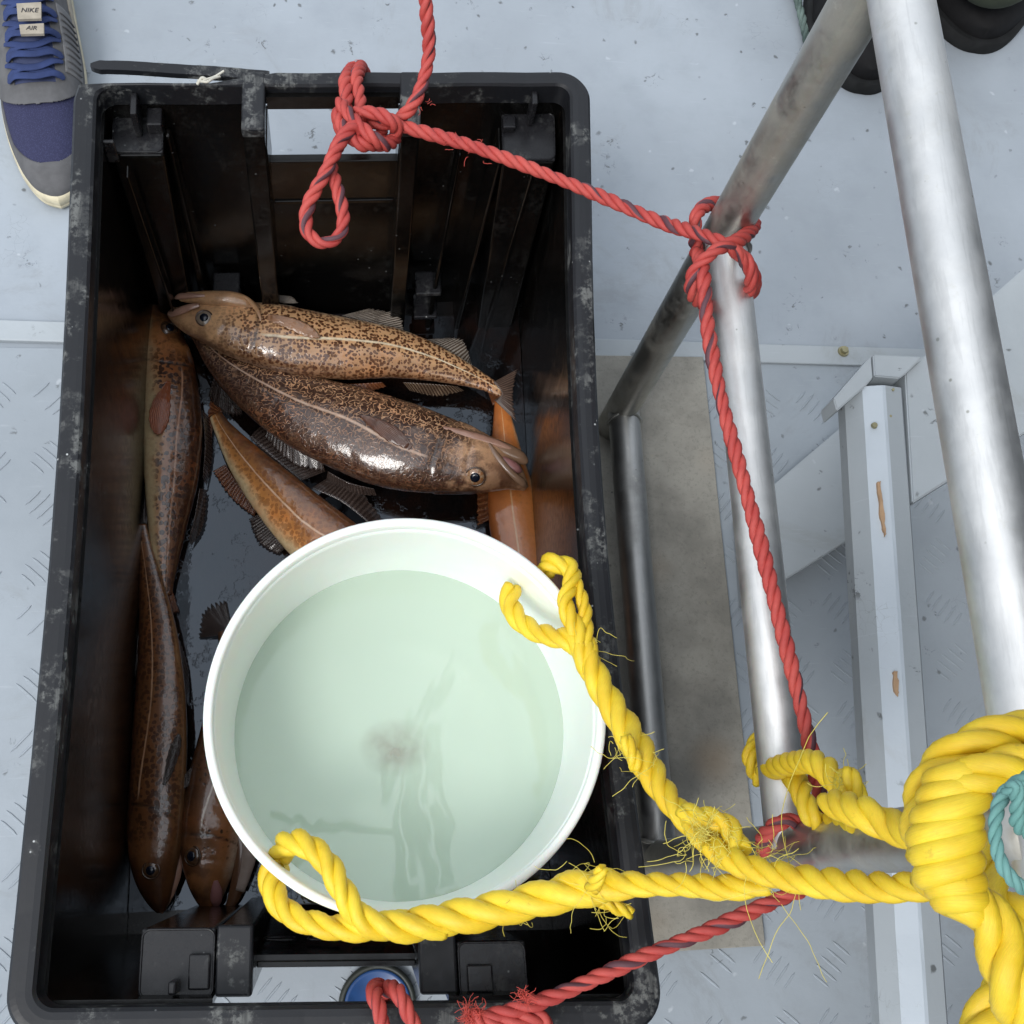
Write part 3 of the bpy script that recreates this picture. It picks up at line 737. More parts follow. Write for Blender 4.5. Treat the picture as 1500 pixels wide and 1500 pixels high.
    def fin(s, name, base, tip, zb, zt, on=False, th=.0005, m=None, rag=.14):
        """grid between base and tip px curves"""
        A = cr([(x, y) for x, y in base], 36); B = cr([(x, y) for x, y in tip], 36); V = 9
        bm = bmesh.new(); uvl = bm.loops.layers.uv.new('UVMap'); top = []; bot = []
        for i in range(36):
            r1, r2 = [], []; k = 1 + rag * (noise.noise(Vector((i * .9, len(name), base[0][0]))) + .5 * math.sin(i * 2.2))
            for j in range(V):
                f = j / (V - 1) * k; x = A[i][0] * (1 - f) + B[i][0] * f; y = A[i][1] * (1 - f) + B[i][1] * f
                z = zb * (1 - f) + zt * f
                if on:
                    p_, n_, d_ = s.at(x, y); z = (p_.z + .0022 + .0006 * math.sin(i)) if d_ < 6 else max(zt, p_.z - .002)
                p = W(x, y, z); p.z += .0004 * math.sin(i * 1.1) * (j / V)
                r1.append(bm.verts.new(p)); r2.append(bm.verts.new(p - Vector((0, 0, th * (1.4 - f)))))
            top.append(r1); bot.append(r2)
        def F4(vs, uv):
            f = bm.faces.new(vs)
            for l, u in zip(f.loops, uv): l[uvl].uv = u
        for i in range(35):
            for j in range(V - 1):
                u = [(i / 10, j / 8), ((i + 1) / 10, j / 8), ((i + 1) / 10, (j + 1) / 8), (i / 10, (j + 1) / 8)]
                F4((top[i][j], top[i + 1][j], top[i + 1][j + 1], top[i][j + 1]), u); F4((bot[i][j + 1], bot[i + 1][j + 1], bot[i + 1][j], bot[i][j]), u)
            for j in (0, V - 1): F4((top[i][j], top[i + 1][j], bot[i + 1][j], bot[i][j]), u)
        for i in (0, 35):
            for j in range(V - 1): F4((top[i][j], top[i][j + 1], bot[i][j + 1], bot[i][j]), u)
        bmesh.ops.recalc_face_normals(bm, faces=bm.faces)
        return obj(name, bm, m or s.fmat, s.root, True)
def plain(name, c): return simple(name, c, .25, Coat_Weight=.7, Coat_Roughness=.08)

mt1 = cod_mat('cod_tan', (.24, .125, .065), (.66, .38, .19), (.74, .65, .48), (.085, .026, .008), 'spots', 250, .28, .76, line=(.82, .70, .50), linew=.0075)
mt2 = cod_mat('cod_brown', (.11, .046, .024), (.62, .36, .20), (.64, .50, .33), (.036, .012, .006), 'maze', 235, .50, .84, line=(.55, .38, .28))
mt3 = cod_mat('cod_olive', (.035, .013, .006), (.40, .155, .048), (.46, .34, .19), (.035, .011, .005), 'spots', 165, .50, .60, line=(.42, .22, .13))
mt4 = cod_mat('cod_dark', (.030, .011, .005), (.15, .058, .020), (.20, .10, .04), (.035, .012, .005), 'spots', 200, .30, .8, line=(.42, .24, .14), amt=.8)
mt5 = cod_mat('cod_bronze', (.04, .015, .006), (.30, .12, .042), (.56, .40, .28), (.04, .015, .006), 'sparse', 180, .40, .66)
mt6 = cod_mat('cod_orange_back', (.09, .035, .014), (.66, .27, .07), (.72, .55, .32), (.13, .04, .012), 'spots', 210, .50, .62, line=(.62, .42, .28), amt=.5)
mt7 = cod_mat('cod_orange', (.22, .06, .014), (.66, .22, .055), (.68, .44, .26), (.25, .07, .02), 'sparse', 120, .30, .78, line=(.75, .46, .24), amt=.25)
f_tan = fin_mat('fin_tan', (.07, .04, .025), (.26, .18, .12)); f_dark = fin_mat('fin_dark', (.035, .022, .018), (.085, .06, .05)); f_or = fin_mat('fin_orange', (.16, .045, .015), (.26, .10, .04))
f_ro = fin_mat('fin_red_orange', (.24, .05, .015), (.36, .11, .035), .97); f_br = fin_mat('fin_brown', (.07, .025, .014), (.17, .075, .045), .97); f_or2 = fin_mat('fin_amber', (.26, .10, .035), (.50, .29, .17), .97)
f_tail = fin_mat('fin_tail', (.05, .03, .022), (.20, .13, .10), .92)
f_pale = fin_mat('fin_pale', (.14, .10, .07), (.50, .44, .38), .5)
p_dark = plain('skin_dark', (.06, .03, .018)); p_tan = plain('skin_tan', (.24, .14, .085)); p_pink = plain('jaw_pink', (.38, .21, .15)); p_br = plain('skin_bronze', (.13, .06, .03)); p_pale = plain('jaw_pale', (.40, .31, .26))

zf = ZF + .004
# F7 orange fish by the right wall (lowest)
c = Cod('orange-sided cod along the right wall of the crate, its head under the bucket',
    [(815, 1010, 6, .050), (812, 985, 26, .052), (800, 920, 42, .054), (775, 850, 44, .055), (756, 780, 40, .054), (748, 720, 36, .052), (742, 670, 26, .050), (737, 620, 16, .046), (733, 585, 9, .042)], mt7, f_or, (60, 0), .1, .5)
c.mat_plain = p_br
c.fin('tail_fin', [(722, 594), (733, 590), (745, 596)], [(708, 555), (728, 560), (752, 552)], .042, .040)
c.fin('anal_fin', [(786, 800), (782, 750), (778, 705)], [(792, 815), (796, 740), (783, 700)], .048, .042)
c.fin('dorsal_fin', [(720, 760), (714, 700), (720, 660)], [(700, 770), (700, 700), (712, 655)], .05, .04)
c.eye(812, 965, 9)
# F6 orange cod going under bucket
c = Cod('orange-flanked cod with dark back lying under the brown cod, head under the bucket',
    [(640, 905, 6, .052), (618, 893, 30, .056), (570, 862, 48, .060), (510, 822, 54, .060), (455, 775, 50, .058), (400, 720, 40, .055), (358, 672, 28, .050), (328, 630, 15, .046), (316, 608, 10, .044)], mt6, f_dark, (-60, 60), -.25, .58)
c.mat_plain = p_br
c.fin('tail_fin', [(312, 615), (318, 607), (326, 604)], [(306, 700), (300, 640), (310, 575)], .044, .038, m=f_or)
c.fin('anal_fin', [(330, 680), (352, 710), (380, 740)], [(312, 690), (340, 730), (372, 756)], .04, zf + .004, m=f_or)
c.fin('anal_fin', [(385, 750), (405, 775), (420, 800)], [(365, 760), (380, 795), (408, 812)], .042, zf + .004)
c.fin('dorsal_fin', [(365, 640), (400, 672), (440, 705)], [(385, 620), (440, 660), (478, 690)], .056, .05)
c.fin('dorsal_fin', [(455, 715), (500, 735), (545, 770)], [(480, 700), (520, 712), (560, 760)], .058, .05)
c.eye(600, 868, 9)
# F3 left cod, head up, belly to the left
c = Cod('olive-bellied cod lying head up against the left wall, orange pectoral fin showing',
    [(228, 448, 7, .052), (229, 462, 16, .053), (238, 490, 28, .056), (246, 530, 38, .060), (251, 580, 43, .062), (253, 640, 45, .062), (251, 700, 41, .060), (247, 750, 33, .056), (244, 800, 24, .050), (243, 850, 13, .046), (243, 872, 10, .044)], mt3, f_or, (-60, 0), .28, .62)
c.mat_plain = p_br
c.eye(247, 481, 11.5, M_iris_d)
c.lobe('lower_jaw', [(206, 520, .056, 8), (206, 490, .056, 9), (213, 465, .055, 8), (220, 448, .054, 5), (222, 443, .054, 1)], p_br)
c.leaf('pectoral_fin', [(247, 558, 3), (243, 572, 7), (237, 590, 13), (233, 610, 15), (232, 626, 11), (233, 636, 4)], f_ro)
c.fin('tail_fin', [(234, 862), (243, 868), (252, 862)], [(240, 905), (250, 900), (262, 895)], .044, .04)
c.fin('dorsal_fin', [(296, 600), (300, 650), (297, 700)], [(306, 610), (312, 660), (303, 712)], .055, .04, m=f_dark)
c.fin('dorsal_fin', [(292, 715), (284, 760), (276, 790)], [(304, 718), (298, 770), (280, 800)], .052, .04, m=f_dark)
# F5 bronze cod, head down, half under the bucket
c = Cod('bronze cod pointing head down with gaping mouth, half hidden by the white bucket',
    [(306, 1332, 9, .045), (306, 1318, 20, .047), (306, 1290, 33, .052), (307, 1250, 43, .056), (312, 1200, 48, .060), (322, 1140, 48, .060), (332, 1080, 42, .058), (338, 1020, 32, .054), (336, 970, 18, .048), (330, 925, 11, .045)], mt5, f_dark, (60, 0), -.12, .62)
c.mat_plain = p_br
c.eye(281, 1253, 13, M_iris_d)
c.lobe('lower_jaw', [(348, 1200, .058, 14), (356, 1245, .056, 16), (350, 1290, .052, 12), (342, 1316, .048, 9), (334, 1330, .046, 5), (332, 1334, .046, 1)], p_br)
c.lobe('gill_flap', [(300, 1095, .080, 3), (325, 1120, .082, 8), (350, 1160, .078, 12), (362, 1210, .068, 12), (366, 1250, .062, 11), (352, 1305, .054, 7)], p_pale, .5)
c.lobe('mouth', [(316, 1290, .066, 3), (317, 1305, .062, 8), (317, 1320, .056, 8), (318, 1328, .05, 3)], M_mouth, .4)
c.fin('tail_fin', [(320, 930), (330, 924), (340, 930)], [(292, 935), (300, 895), (332, 880)], .045, .036)
c.fin('pelvic_fin', [(300, 1100), (296, 1120), (290, 1140)], [(262, 1145), (258, 1152), (264, 1160)], .07, .075, m=f_dark)
# F4 dark cod, head down at left
c = Cod('dark brown cod along the left wall pointing head down, pale line on its flank',
    [(236, 1336, 7, .050), (233, 1320, 18, .052), (228, 1290, 30, .056), (226, 1250, 39, .060), (228, 1190, 44, .064), (232, 1120, 44, .065), (234, 1050, 42, .064), (234, 980, 36, .062), (229, 910, 28, .060), (220, 850, 19, .058), (211, 800, 12, .057), (206, 770, 10, .056)], mt4, f_dark, (60, 0), .30, .68)
c.mat_plain = p_br
c.eye(221, 1275, 12, M_iris_d)
c.lobe('lower_jaw', [(252, 1235, .056, 10), (256, 1270, .054, 11), (250, 1300, .052, 9), (240, 1326, .050, 6), (236, 1338, .050, 2)], p_pink, .5)
c.fin('tail_fin', [(196, 776), (206, 768), (216, 776)], [(184, 730), (204, 690), (226, 742)], .056, .050)
c.fin('dorsal_fin', [(200, 1100), (196, 1060), (198, 1010)], [(170, 1115), (172, 1050), (184, 1005)], .055, .045)
c.fin('dorsal_fin', [(202, 990), (202, 950), (206, 910)], [(180, 1000), (180, 940), (194, 900)], .055, .045)
c.fin('dorsal_fin', [(206, 890), (204, 860), (202, 830)], [(190, 900), (190, 850), (196, 822)], .055, .045)
c.fin('anal_fin', [(262, 960), (270, 1000), (274, 1030)], [(262, 935), (276, 980), (277, 1035)], .055, .04)
c.leaf('pectoral_fin', [(240, 1150, 3), (247, 1130, 6), (254, 1105, 8), (260, 1085, 6), (262, 1075, 1)])
# F2 brown cod, head right
c = Cod('dark brown cod with fine maze pattern across the crate, mouth open to the right',
    [(771, 716, 5, .082), (762, 708, 14, .083), (745, 696, 28, .085), (715, 684, 44, .086), (670, 672, 58, .086), (620, 661, 68, .084), (570, 648, 73, .080), (510, 627, 70, .076), (450, 604, 62, .073), (400, 578, 52, .070), (355, 550, 39, .068), (320, 523, 25, .068), (298, 500, 14, .070), (288, 488, 11, .070)], mt2, f_dark, (20, -60), -.05, .60)
c.mat_plain = p_tan
c.eye(696, 697, 13.5)
c.lobe('lower_jaw', [(612, 622, .098, 5), (650, 632, .101, 10), (690, 641, .100, 11), (728, 655, .096, 12), (757, 668, .092, 11), (770, 676, .090, 6), (773, 678, .089, 1)], p_tan, .7)
c.lobe('jaw_membrane', [(612, 618, .102, 3), (645, 628, .106, 6), (690, 638, .106, 6), (730, 650, .102, 5), (752, 660, .098, 2)], p_pink, .5)
c.lobe('mouth', [(722, 664, .098, 2), (740, 676, .100, 7), (756, 686, .098, 7), (764, 690, .094, 3)], M_mouth, .6)
c.lobe('upper_lip', [(716, 650, .104, 3), (728, 668, .105, 5), (748, 692, .103, 5), (764, 706, .097, 6), (770, 712, .092, 4)], p_tan, .6)
c.leaf('pectoral_fin', [(602, 656, 4), (592, 648, 8), (575, 636, 12), (556, 624, 10), (540, 615, 6), (528, 608, 1)], f_br)
c.fin('pelvic_fin', [(640, 626), (625, 618), (612, 612)], [(600, 600), (590, 598), (582, 598)], .08, .085, m=f_or)
c.fin('dorsal_fin', [(395, 612), (430, 640), (470, 664)], [(388, 640), (430, 680), (476, 690)], .065, .055)
c.fin('dorsal_fin', [(480, 690), (510, 706), (548, 716)], [(478, 702), (512, 722), (552, 726)], .06, .05)
c.fin('anal_fin', [(420, 560), (460, 568), (500, 580)], [(430, 548), (480, 560), (505, 578)], .085, .08, m=f_or)
c.fin('tail_fin', [(280, 496), (288, 488), (296, 480)], [(262, 470), (275, 455), (290, 450)], .07, .066)
c.fin('dorsal_fin', [(315, 545), (330, 560), (350, 575)], [(305, 580), (325, 605), (355, 608)], .06, .04, m=f_dark)
# F1 top cod, head left
c = Cod('tan spotted cod at the back of the crate with its head towards the left wall',
    [(249, 456, 5, .082), (256, 460, 13, .083), (278, 466, 26, .086), (310, 472, 37, .088), (350, 482, 48, .088), (400, 493, 56, .086), (450, 503, 56, .083), (510, 511, 52, .079), (570, 516, 44, .074), (630, 530, 33, .069), (680, 548, 21, .065), (712, 562, 13, .063), (732, 573, 10, .062), (742, 579, 5, .061)], mt1, f_tan, (10, -60), -.12, .60)
c.mat_plain = p_tan
c.eye(300, 467, 11.5, M_iris_s)
c.lobe('lower_jaw', [(380, 452, .100, 4), (350, 440, .104, 11), (315, 437, .103, 12), (285, 436, .098, 9), (266, 435, .095, 7), (259, 436, .094, 2)], mt1, .8)
c.lobe('lip', [(300, 433, .108, 2), (280, 433, .106, 4), (264, 434, .101, 5), (257, 436, .096, 3)], p_pink, .6)
c.lobe('upper_lip', [(292, 447, .106, 3), (278, 450, .104, 5), (262, 456, .098, 6), (250, 460, .09, 5), (247, 462, .09, 1)], p_pink, .6)
c.lobe('gill_membrane', [(310, 427, .100, 1), (338, 430, .105, 3), (362, 438, .109, 3.5), (377, 455, .112, 3), (382, 470, .1115, 1)], mt1, .35)
c.leaf('pectoral_fin', [(392, 464, 4), (405, 467, 6), (425, 473, 8), (445, 482, 9), (460, 490, 6), (468, 495, 1)], f_or2)
c.fin('pelvic_fin', [(385, 440), (400, 440), (415, 444)], [(395, 431), (425, 434), (436, 444)], .085, .086, m=f_pale)
c.fin('anal_fin', [(500, 462), (540, 472), (585, 488)], [(540, 452), (582, 462), (592, 488)], .07, .066, m=f_pale)
c.fin('anal_fin', [(612, 498), (650, 512), (692, 535)], [(640, 496), (676, 498), (690, 530)], .066, .06, m=f_pale)
c.fin('dorsal_fin', [(395, 540), (420, 552), (448, 558)], [(398, 545), (418, 575), (450, 562)], .07, .06)
c.fin('dorsal_fin', [(465, 560), (510, 562), (560, 560)], [(470, 574), (520, 578), (566, 566)], .07, .065, m=f_or)
c.fin('dorsal_fin', [(590, 560), (630, 562), (670, 566)], [(600, 572), (640, 580), (680, 572)], .062, .05)
c.fin('tail_fin', [(722, 560), (735, 576), (724, 586)], [(757, 541), (751, 578), (755, 616)], .066, .062, m=f_tail)

# ---------------------------------------------------------------- bucket
BX, BY = .0490, .1220; BZ1 = 1.311 - .885; BZ0 = .060
m = M('bucket_plastic'); co = m.co('Object'); n_ = m.noise(co, 12, 5); 
mk = m.math('MULTIPLY', m.ramp(m.voro(co, 26), .02, .05, 1, 0), m.ramp(m.noise(co, 9), .55, .62))
m.col(m.mix(m.math('MULTIPLY', mk, .8), m.mix(m.ramp(n_, .3, .7), (.84, .87, .83), (.88, .90, .87)), (.12, .12, .1))); m.set(Roughness=.32, Subsurface_Weight=.25, Subsurface_Scale=.01)
M_buck = m.m
bk = empty('bucket', (BX, BY, BZ0), 'round white plastic bucket full of pale green water standing in the crate', 'bucket')
def lathe(bm, prof, cx, cy, seg=128):
    R = [[bm.verts.new((cx + r * math.cos(2 * math.pi * j / seg), cy + r * math.sin(2 * math.pi * j / seg), z)) for j in range(seg)] for r, z in prof]
    for i in range(len(prof) - 1):
        for j in range(seg): bm.faces.new((R[i][j], R[i][(j + 1) % seg], R[i + 1][(j + 1) % seg], R[i + 1][j]))
    return R
bm = bmesh.new()
def ro(z): return .130 + (.1484 - .130) * (z - BZ0) / (BZ1 - BZ0)
pr = [(.0, BZ0), (.126, BZ0), (.130, BZ0 + .004)] + [(ro(BZ1 - .05), BZ1 - .05), (.149, BZ1 - .049), (.149, BZ1 - .045), (ro(BZ1 - .04), BZ1 - .044), (ro(BZ1 - .012), BZ1 - .012)]
pin = [(ro(BZ1) - .0028, BZ1 - .006), (ro(BZ1 - .02) - .0028, BZ1 - .02), (ro(BZ0 + .01) - .0028, BZ0 + .012), (.120, BZ0 + .006), (.0, BZ0 + .006)]
R = lathe(bm, pr + pin, BX, BY)
bmesh.ops.recalc_face_normals(bm, faces=bm.faces); bmesh.ops.remove_doubles(bm, verts=bm.verts, dist=1e-5)
obj('shell', bm, M_buck, bk, True)
bm = bmesh.new(); pr = [(0.1452, BZ1 - .010), (0.1452, BZ1 - .002), (0.1462, BZ1), (0.1506, BZ1), (0.1519, BZ1 - .002), (0.1519, BZ1 - .010), (0.1501, BZ1 - .0125), (0.1452, BZ1 - .010)]
lathe(bm, pr, BX, BY); bmesh.ops.recalc_face_normals(bm, faces=bm.faces); obj('rim', bm, M_buck, bk, True)
# water
ZW = 1.311 - 1.004
m = M('bucket_water'); t = m.t; t.nodes.remove(m.b)
tr = m.n('ShaderNodeBsdfTransparent'); tr.inputs[0].default_value = (.90, .985, .90, 1)
df = m.n('ShaderNodeBsdfDiffuse'); df.inputs[0].default_value = (.75, .92, .775, 1)
mx = m.n('ShaderNodeMixShader'); mx.inputs[0].default_value = .55
co = m.co('Object', (1, .55, 1)); wv = m.noise(co, 17, 2, .5, .5)
gl = m.n('ShaderNodeBsdfGlossy'); gl.inputs['Roughness'].default_value = .02; fr = m.n('ShaderNodeFresnel'); fr.inputs[0].default_value = 1.65
bp = m.n('ShaderNodeBump'); bp.inputs['Strength'].default_value = .12; bp.inputs['Distance'].default_value = .004; m.l(wv, bp.inputs['Height'])
m.l(bp.outputs[0], gl.inputs['Normal']); m.l(bp.outputs[0], fr.inputs['Normal'])
m2 = m.n('ShaderNodeMixShader'); m.l(tr.outputs[0], mx.inputs[1]); m.l(df.outputs[0], mx.inputs[2]); m.l(fr.outputs[0], m2.inputs[0]); m.l(mx.outputs[0], m2.inputs[1]); m.l(gl.outputs[0], m2.inputs[2]); m.l(m2.outputs[0], m.out.inputs[0])
M_water = m.m
bm = bmesh.new(); bmesh.ops.create_circle(bm, cap_ends=True, segments=128, radius=ro(ZW) - .0029, matrix=Matrix.Translation((BX, BY, ZW)))
o = obj('water', bm, M_water); tag(o, 'pale green slightly cloudy water standing in the white bucket', 'water', kind='stuff')
# brownish sediment smear on the bucket floor
m = M('sediment'); t = m.t; co = m.co('Object'); m.col((.40, .375, .33)); m.set(Roughness=.9)
gr = m.n('ShaderNodeTexGradient', gradient_type='SPHERICAL'); m.l(m.co('Object', (1 / .032, 1 / .026, 1)), gr.inputs[0])
m.l(m.math('MULTIPLY', m.math('MULTIPLY', gr.outputs['Fac'], .75), m.ramp(m.noise(co, 45, 4, .6), .15, .75)), m.b.inputs['Alpha'])
bm = bmesh.new(); bmesh.ops.create_circle(bm, cap_ends=True, segments=48, radius=.034)
o = obj('sediment', bm, m.m); pz = ZW + .0006; q = W(578, 1095, pz); o.location = (q.x, q.y, pz); tag(o, 'faint brown cloud of sediment hanging in the bucket water', 'sediment', kind='stuff')

# ---------------------------------------------------------------- yellow rope
yr = empty('yellow_rope', (.3, .02, .60), 'thick yellow three-strand rope tied through the bucket and knotted round the railing', 'rope')
YD = .0185
def rope_obj(name, paths, dia, m, parent, **k):
    bm = bmesh.new(); uvl = bm.loops.layers.uv.new('UVMap')
    for p in paths: rope_mesh(bm, uvl, p, dia, **k)
    return obj(name, bm, m, parent)
zb = BZ1
rope_obj('bucket_loop', [
    [(412, 1252, zb - .03), (420, 1236, zb - .018), (445, 1236, zb - .004), (478, 1262, zb + .006), (502, 1305, zb + .013), (530, 1345, zb + .014), (580, 1358, zb + .015, 1.12), (650, 1352, zb + .018, 1.2)],
    [(414, 1262, zb - .03), (402, 1268, zb - .034), (398, 1300, zb - .028), (420, 1335, zb - .018), (460, 1353, zb - .006), (520, 1360, zb + .003), (600, 1352, zb + .012)]], YD, M_yel, yr)
rope_obj('bucket_loop', [
    [(748, 862, zb - .046), (750, 893, zb - .036), (775, 920, zb - .022), (808, 932, zb - .004), (835, 938, zb + .009), (858, 962, zb + .012)],
    [(800, 838, zb - .02), (806, 824, zb - .010), (836, 834, zb - .002), (836, 856, zb + .006, .8), (828, 885, zb + .011, .75), (845, 925, zb + .014, .9), (868, 985, zb + .016, 1.0)],
    [(843, 850, zb + .004, .6), (856, 890, zb + .01, .7), (858, 930, zb + .014, .8), (866, 970, zb + .016, .9)]], YD * .93, M_yel, yr)
# spliced legs of the lanyard
zj = 1.311 - .70
rope_obj('lanyard', [
    [(850, 945, zb + .013, 1.1), (880, 1005, zb + .022, 1.3), (925, 1080, zb + .05, 1.35), (965, 1150, zb + .08, 1.15), (1005, 1200, zb + .11, 1.1), (1055, 1245, zb + .14, 1.15), (1085, 1262, zb + .16, 1.1)],
    [(590, 1354, zb + .014, 1.2), (680, 1342, zb + .022, 1.45), (770, 1322, zb + .035, 1.55), (860, 1300, zb + .055, 1.5), (930, 1296, zb + .08, 1.1), (1000, 1296, zb + .11, 1.02), (1070, 1300, zb + .14, 1.0), (1125, 1292, zb + .16, .95)],
    [(1040, 1240, zb + .15, .9), (1090, 1268, zb + .175, 1.0), (1150, 1284, zb + .20, 1.0), (1230, 1296, zb + .235, 1.0), (1310, 1300, zb + .275, 1.0), (1370, 1296, zb + .30, 1.0)]], YD * .9, M_yel, yr)
for p_ in ([[(868, 1300, zb + .07, .6), (876, 1285, zb + .085, .55), (884, 1270, zb + .09, .45)], [(880, 1318, zb + .05, .6), (905, 1330, zb + .048, .6), (925, 1338, zb + .045, .5)],
                         [(915, 1080, zb + .075, .6), (928, 1108, zb + .078, .6), (932, 1128, zb + .076, .5)], [(1000, 1190, zb + .13, .8), (1045, 1200, zb + .15, .8), (1070, 1215, zb + .155, .8), (1085, 1250, zb + .165, .8)]]): rope_obj('splice_tail', [p_], YD, M_yel, yr)
# knot coil round the head of the post
def K(z): return 1.311 - z
bm = bmesh.new(); uvl = bm.loops.layers.uv.new('UVMap')
turns = 8.5
axis = cr([(1408, 1130, K(.44)), (1392, 1180, K(.44)), (1385, 1240, K(.44)), (1398, 1300, K(.44)), (1412, 1335, K(.44))], 200)
# single thick strands wound side by side
Pp = []
for i, a in enumerate(axis):
    t_ = i / 199; ph = t_ * turns * 2 * math.pi
    rad = (44 + 4 * math.sin(t_ * 31)) * (1 - .55 * max(0, t_ - .55) / .45) * (1 - .22 * max(0, .2 - t_) / .2)
    c0 = W(a[0], a[1], a[2]); mp = m_per_px(a[0], a[1], a[2])
    tx = Vector((.84, .62, 0)); 
    Pp.append(tuple(c0 + tx * math.cos(ph) * rad * mp * 1.02 + Vector((0, 0, 1)) * math.sin(ph) * rad * mp * .75 + Vector((0, -1, 0)) * math.cos(ph) * .006))
Pp, _ = resample(cr(Pp, 900), .0016)
add_tube(bm, Pp, .0054, 12, True, uvl=uvl)
obj('coil', bm, M_yel, yr, True)
rope_obj('knot', [
    [(1352, 1250, K(.47), .9), (1346, 1190, K(.46), .9), (1370, 1130, K(.45), .95), (1420, 1094, K(.44), .95), (1470, 1078, K(.44), .95), (1540, 1070, K(.45), .95)],
    [(1362, 1200, K(.47), .8), (1392, 1155, K(.44), .85), (1440, 1132, K(.43), .9), (1490, 1122, K(.43), .9), (1550, 1118, K(.44), .9)],
    [(1360, 1290, K(.47), .95), (1400, 1300, K(.45), 1.0), (1440, 1330, K(.44), 1.05), (1466, 1385, K(.44), 1.05), (1480, 1440, K(.44), 1.05), (1515, 1520, K(.45), 1.05)],
    [(1430, 1250, K(.50), 1.0), (1455, 1320, K(.48), 1.1), (1490, 1350, K(.47), 1.1), (1530, 1370, K(.47), 1.1)],
    [(1425, 1530, K(.50), 1.0), (1450, 1480, K(.50), 1.0), (1482, 1440, K(.50), 1.0), (1530, 1425, K(.50), 1.0)]], .0178, M_yel, yr)
rope_obj('back_loop', [
    [(1360, 1232, K(.56), 1.0), (1310, 1212, K(.60), 1.05), (1262, 1190, K(.62), 1.05), (1215, 1175, K(.66), 1.0)],
    [(1262, 1190, K(.66)), (1228, 1145, K(.70)), (1195, 1118, K(.73)), (1165, 1118, K(.78)), (1120, 1130, K(.86))],
    [(1205, 1215, K(.78), .9), (1185, 1190, K(.77), .9), (1170, 1150, K(.79), .9), (1150, 1130, K(.86), .9)],
    [(1255, 1205, K(.70), .9), (1235, 1202, K(.74), .9), (1190, 1212, K(.80), .9)],
    [(1242, 1130, K(.66), .6), (1252, 1150, K(.655), .7), (1258, 1175, K(.66), .7)],
    [(1112, 1078, K(.89), .7), (1099, 1110, K(.88), .75), (1112, 1145, K(.89), .7)]], .0165, M_yel, yr)
random.seed(5)
bm = bmesh.new()
for (x, y, z, n_, L_, sp) in ((905, 1090, zb + .05, 9, .03, .008), (880, 950, zb + .01, 6, .045, .006), (860, 1290, zb + .07, 16, .045, .014), (900, 1325, zb + .05, 14, .035, .01), (1045, 1222, zb + .155, 100, .018, .011), (1020, 1235, zb + .14, 30, .032, .012), (1062, 1245, zb + .165, 40, .014, .008), (1120, 1262, zb + .17, 26, .03, .01), (1235, 1140, K(.68), 26, .022, .008), (950, 1130, zb + .08, 9, .04, .006), (1150, 1310, zb + .17, 8, .07, .01), (770, 1335, zb + .03, 6, .035, .01), (1165, 1300, zb + .19, 2, .14, .004)):
    p = W(x, y, z); fibres(bm, p, n_, L_, .00022, .2, sp)
o = obj('frayed_fibres', bm, M_yfib, yr, True); o['kind'] = 'stuff'

# ---------------------------------------------------------------- red rope
rr_ = empty('red_rope', (.0, .70, .39), 'thin red rope with dark flecks tying the crate handles to the steel railing', 'rope')
RD = .0118; zr = ZR
rope_obj('standing_line', [
    [(618, -60, K(.80)), (624, 10, K(.83)), (628, 80, K(.86)), (612, 140, K(.875)), (588, 172, K(.885)), (560, 182, K(.888)), (532, 176, K(.895))],
    [(560, 176, K(.885)), (600, 188, K(.885)), (700, 217, K(.875)), (850, 275, K(.86)), (960, 322, K(.84)), (1010, 338, K(.815)), (1050, 352, K(.795)), (1082, 372, K(.80)), (1104, 402, K(.82)), (1104, 425, K(.85)), (1085, 440, K(.875))]], RD, M_red, rr_)
rope_obj('handle_knot', [
    [(505, 185, K(.90)), (508, 150, K(.90)), (506, 120, K(.905)), (512, 104, K(.925)), (520, 100, K(.94)), (530, 120, K(.97)), (520, 170, K(.97))],
    [(528, 182, K(.895)), (528, 150, K(.90)), (522, 118, K(.905)), (526, 103, K(.92)), (530, 98, K(.945)), (540, 130, K(.98)), (530, 180, K(.975))],
    [(498, 150, K(.885)), (515, 172, K(.875)), (545, 200, K(.873)), (565, 212, K(.885)), (580, 200, K(.90)), (575, 180, K(.90)), (545, 168, K(.885)), (525, 172, K(.88))],
    [(495, 165, K(.89)), (505, 190, K(.88)), (530, 212, K(.88)), (552, 210, K(.89)), (560, 195, K(.90))],
    [(520, 165, K(.88)), (550, 166, K(.875)), (575, 178, K(.875)), (580, 195, K(.89)), (560, 212, K(.90)), (530, 208, K(.91)), (500, 190, K(.905)), (495, 165, K(.90)), (505, 155, K(.89))],
    [(536, 205, K(.885)), (520, 186, K(.873)), (500, 205, K(.873)), (478, 250, K(.875)), (452, 300, K(.885)), (450, 338, K(.89)), (472, 356, K(.89)), (496, 346, K(.888)), (503, 318, K(.886)), (494, 275, K(.884)), (486, 240, K(.89)), (500, 205, K(.90)), (518, 190, K(.90))]], RD, M_red, rr_)
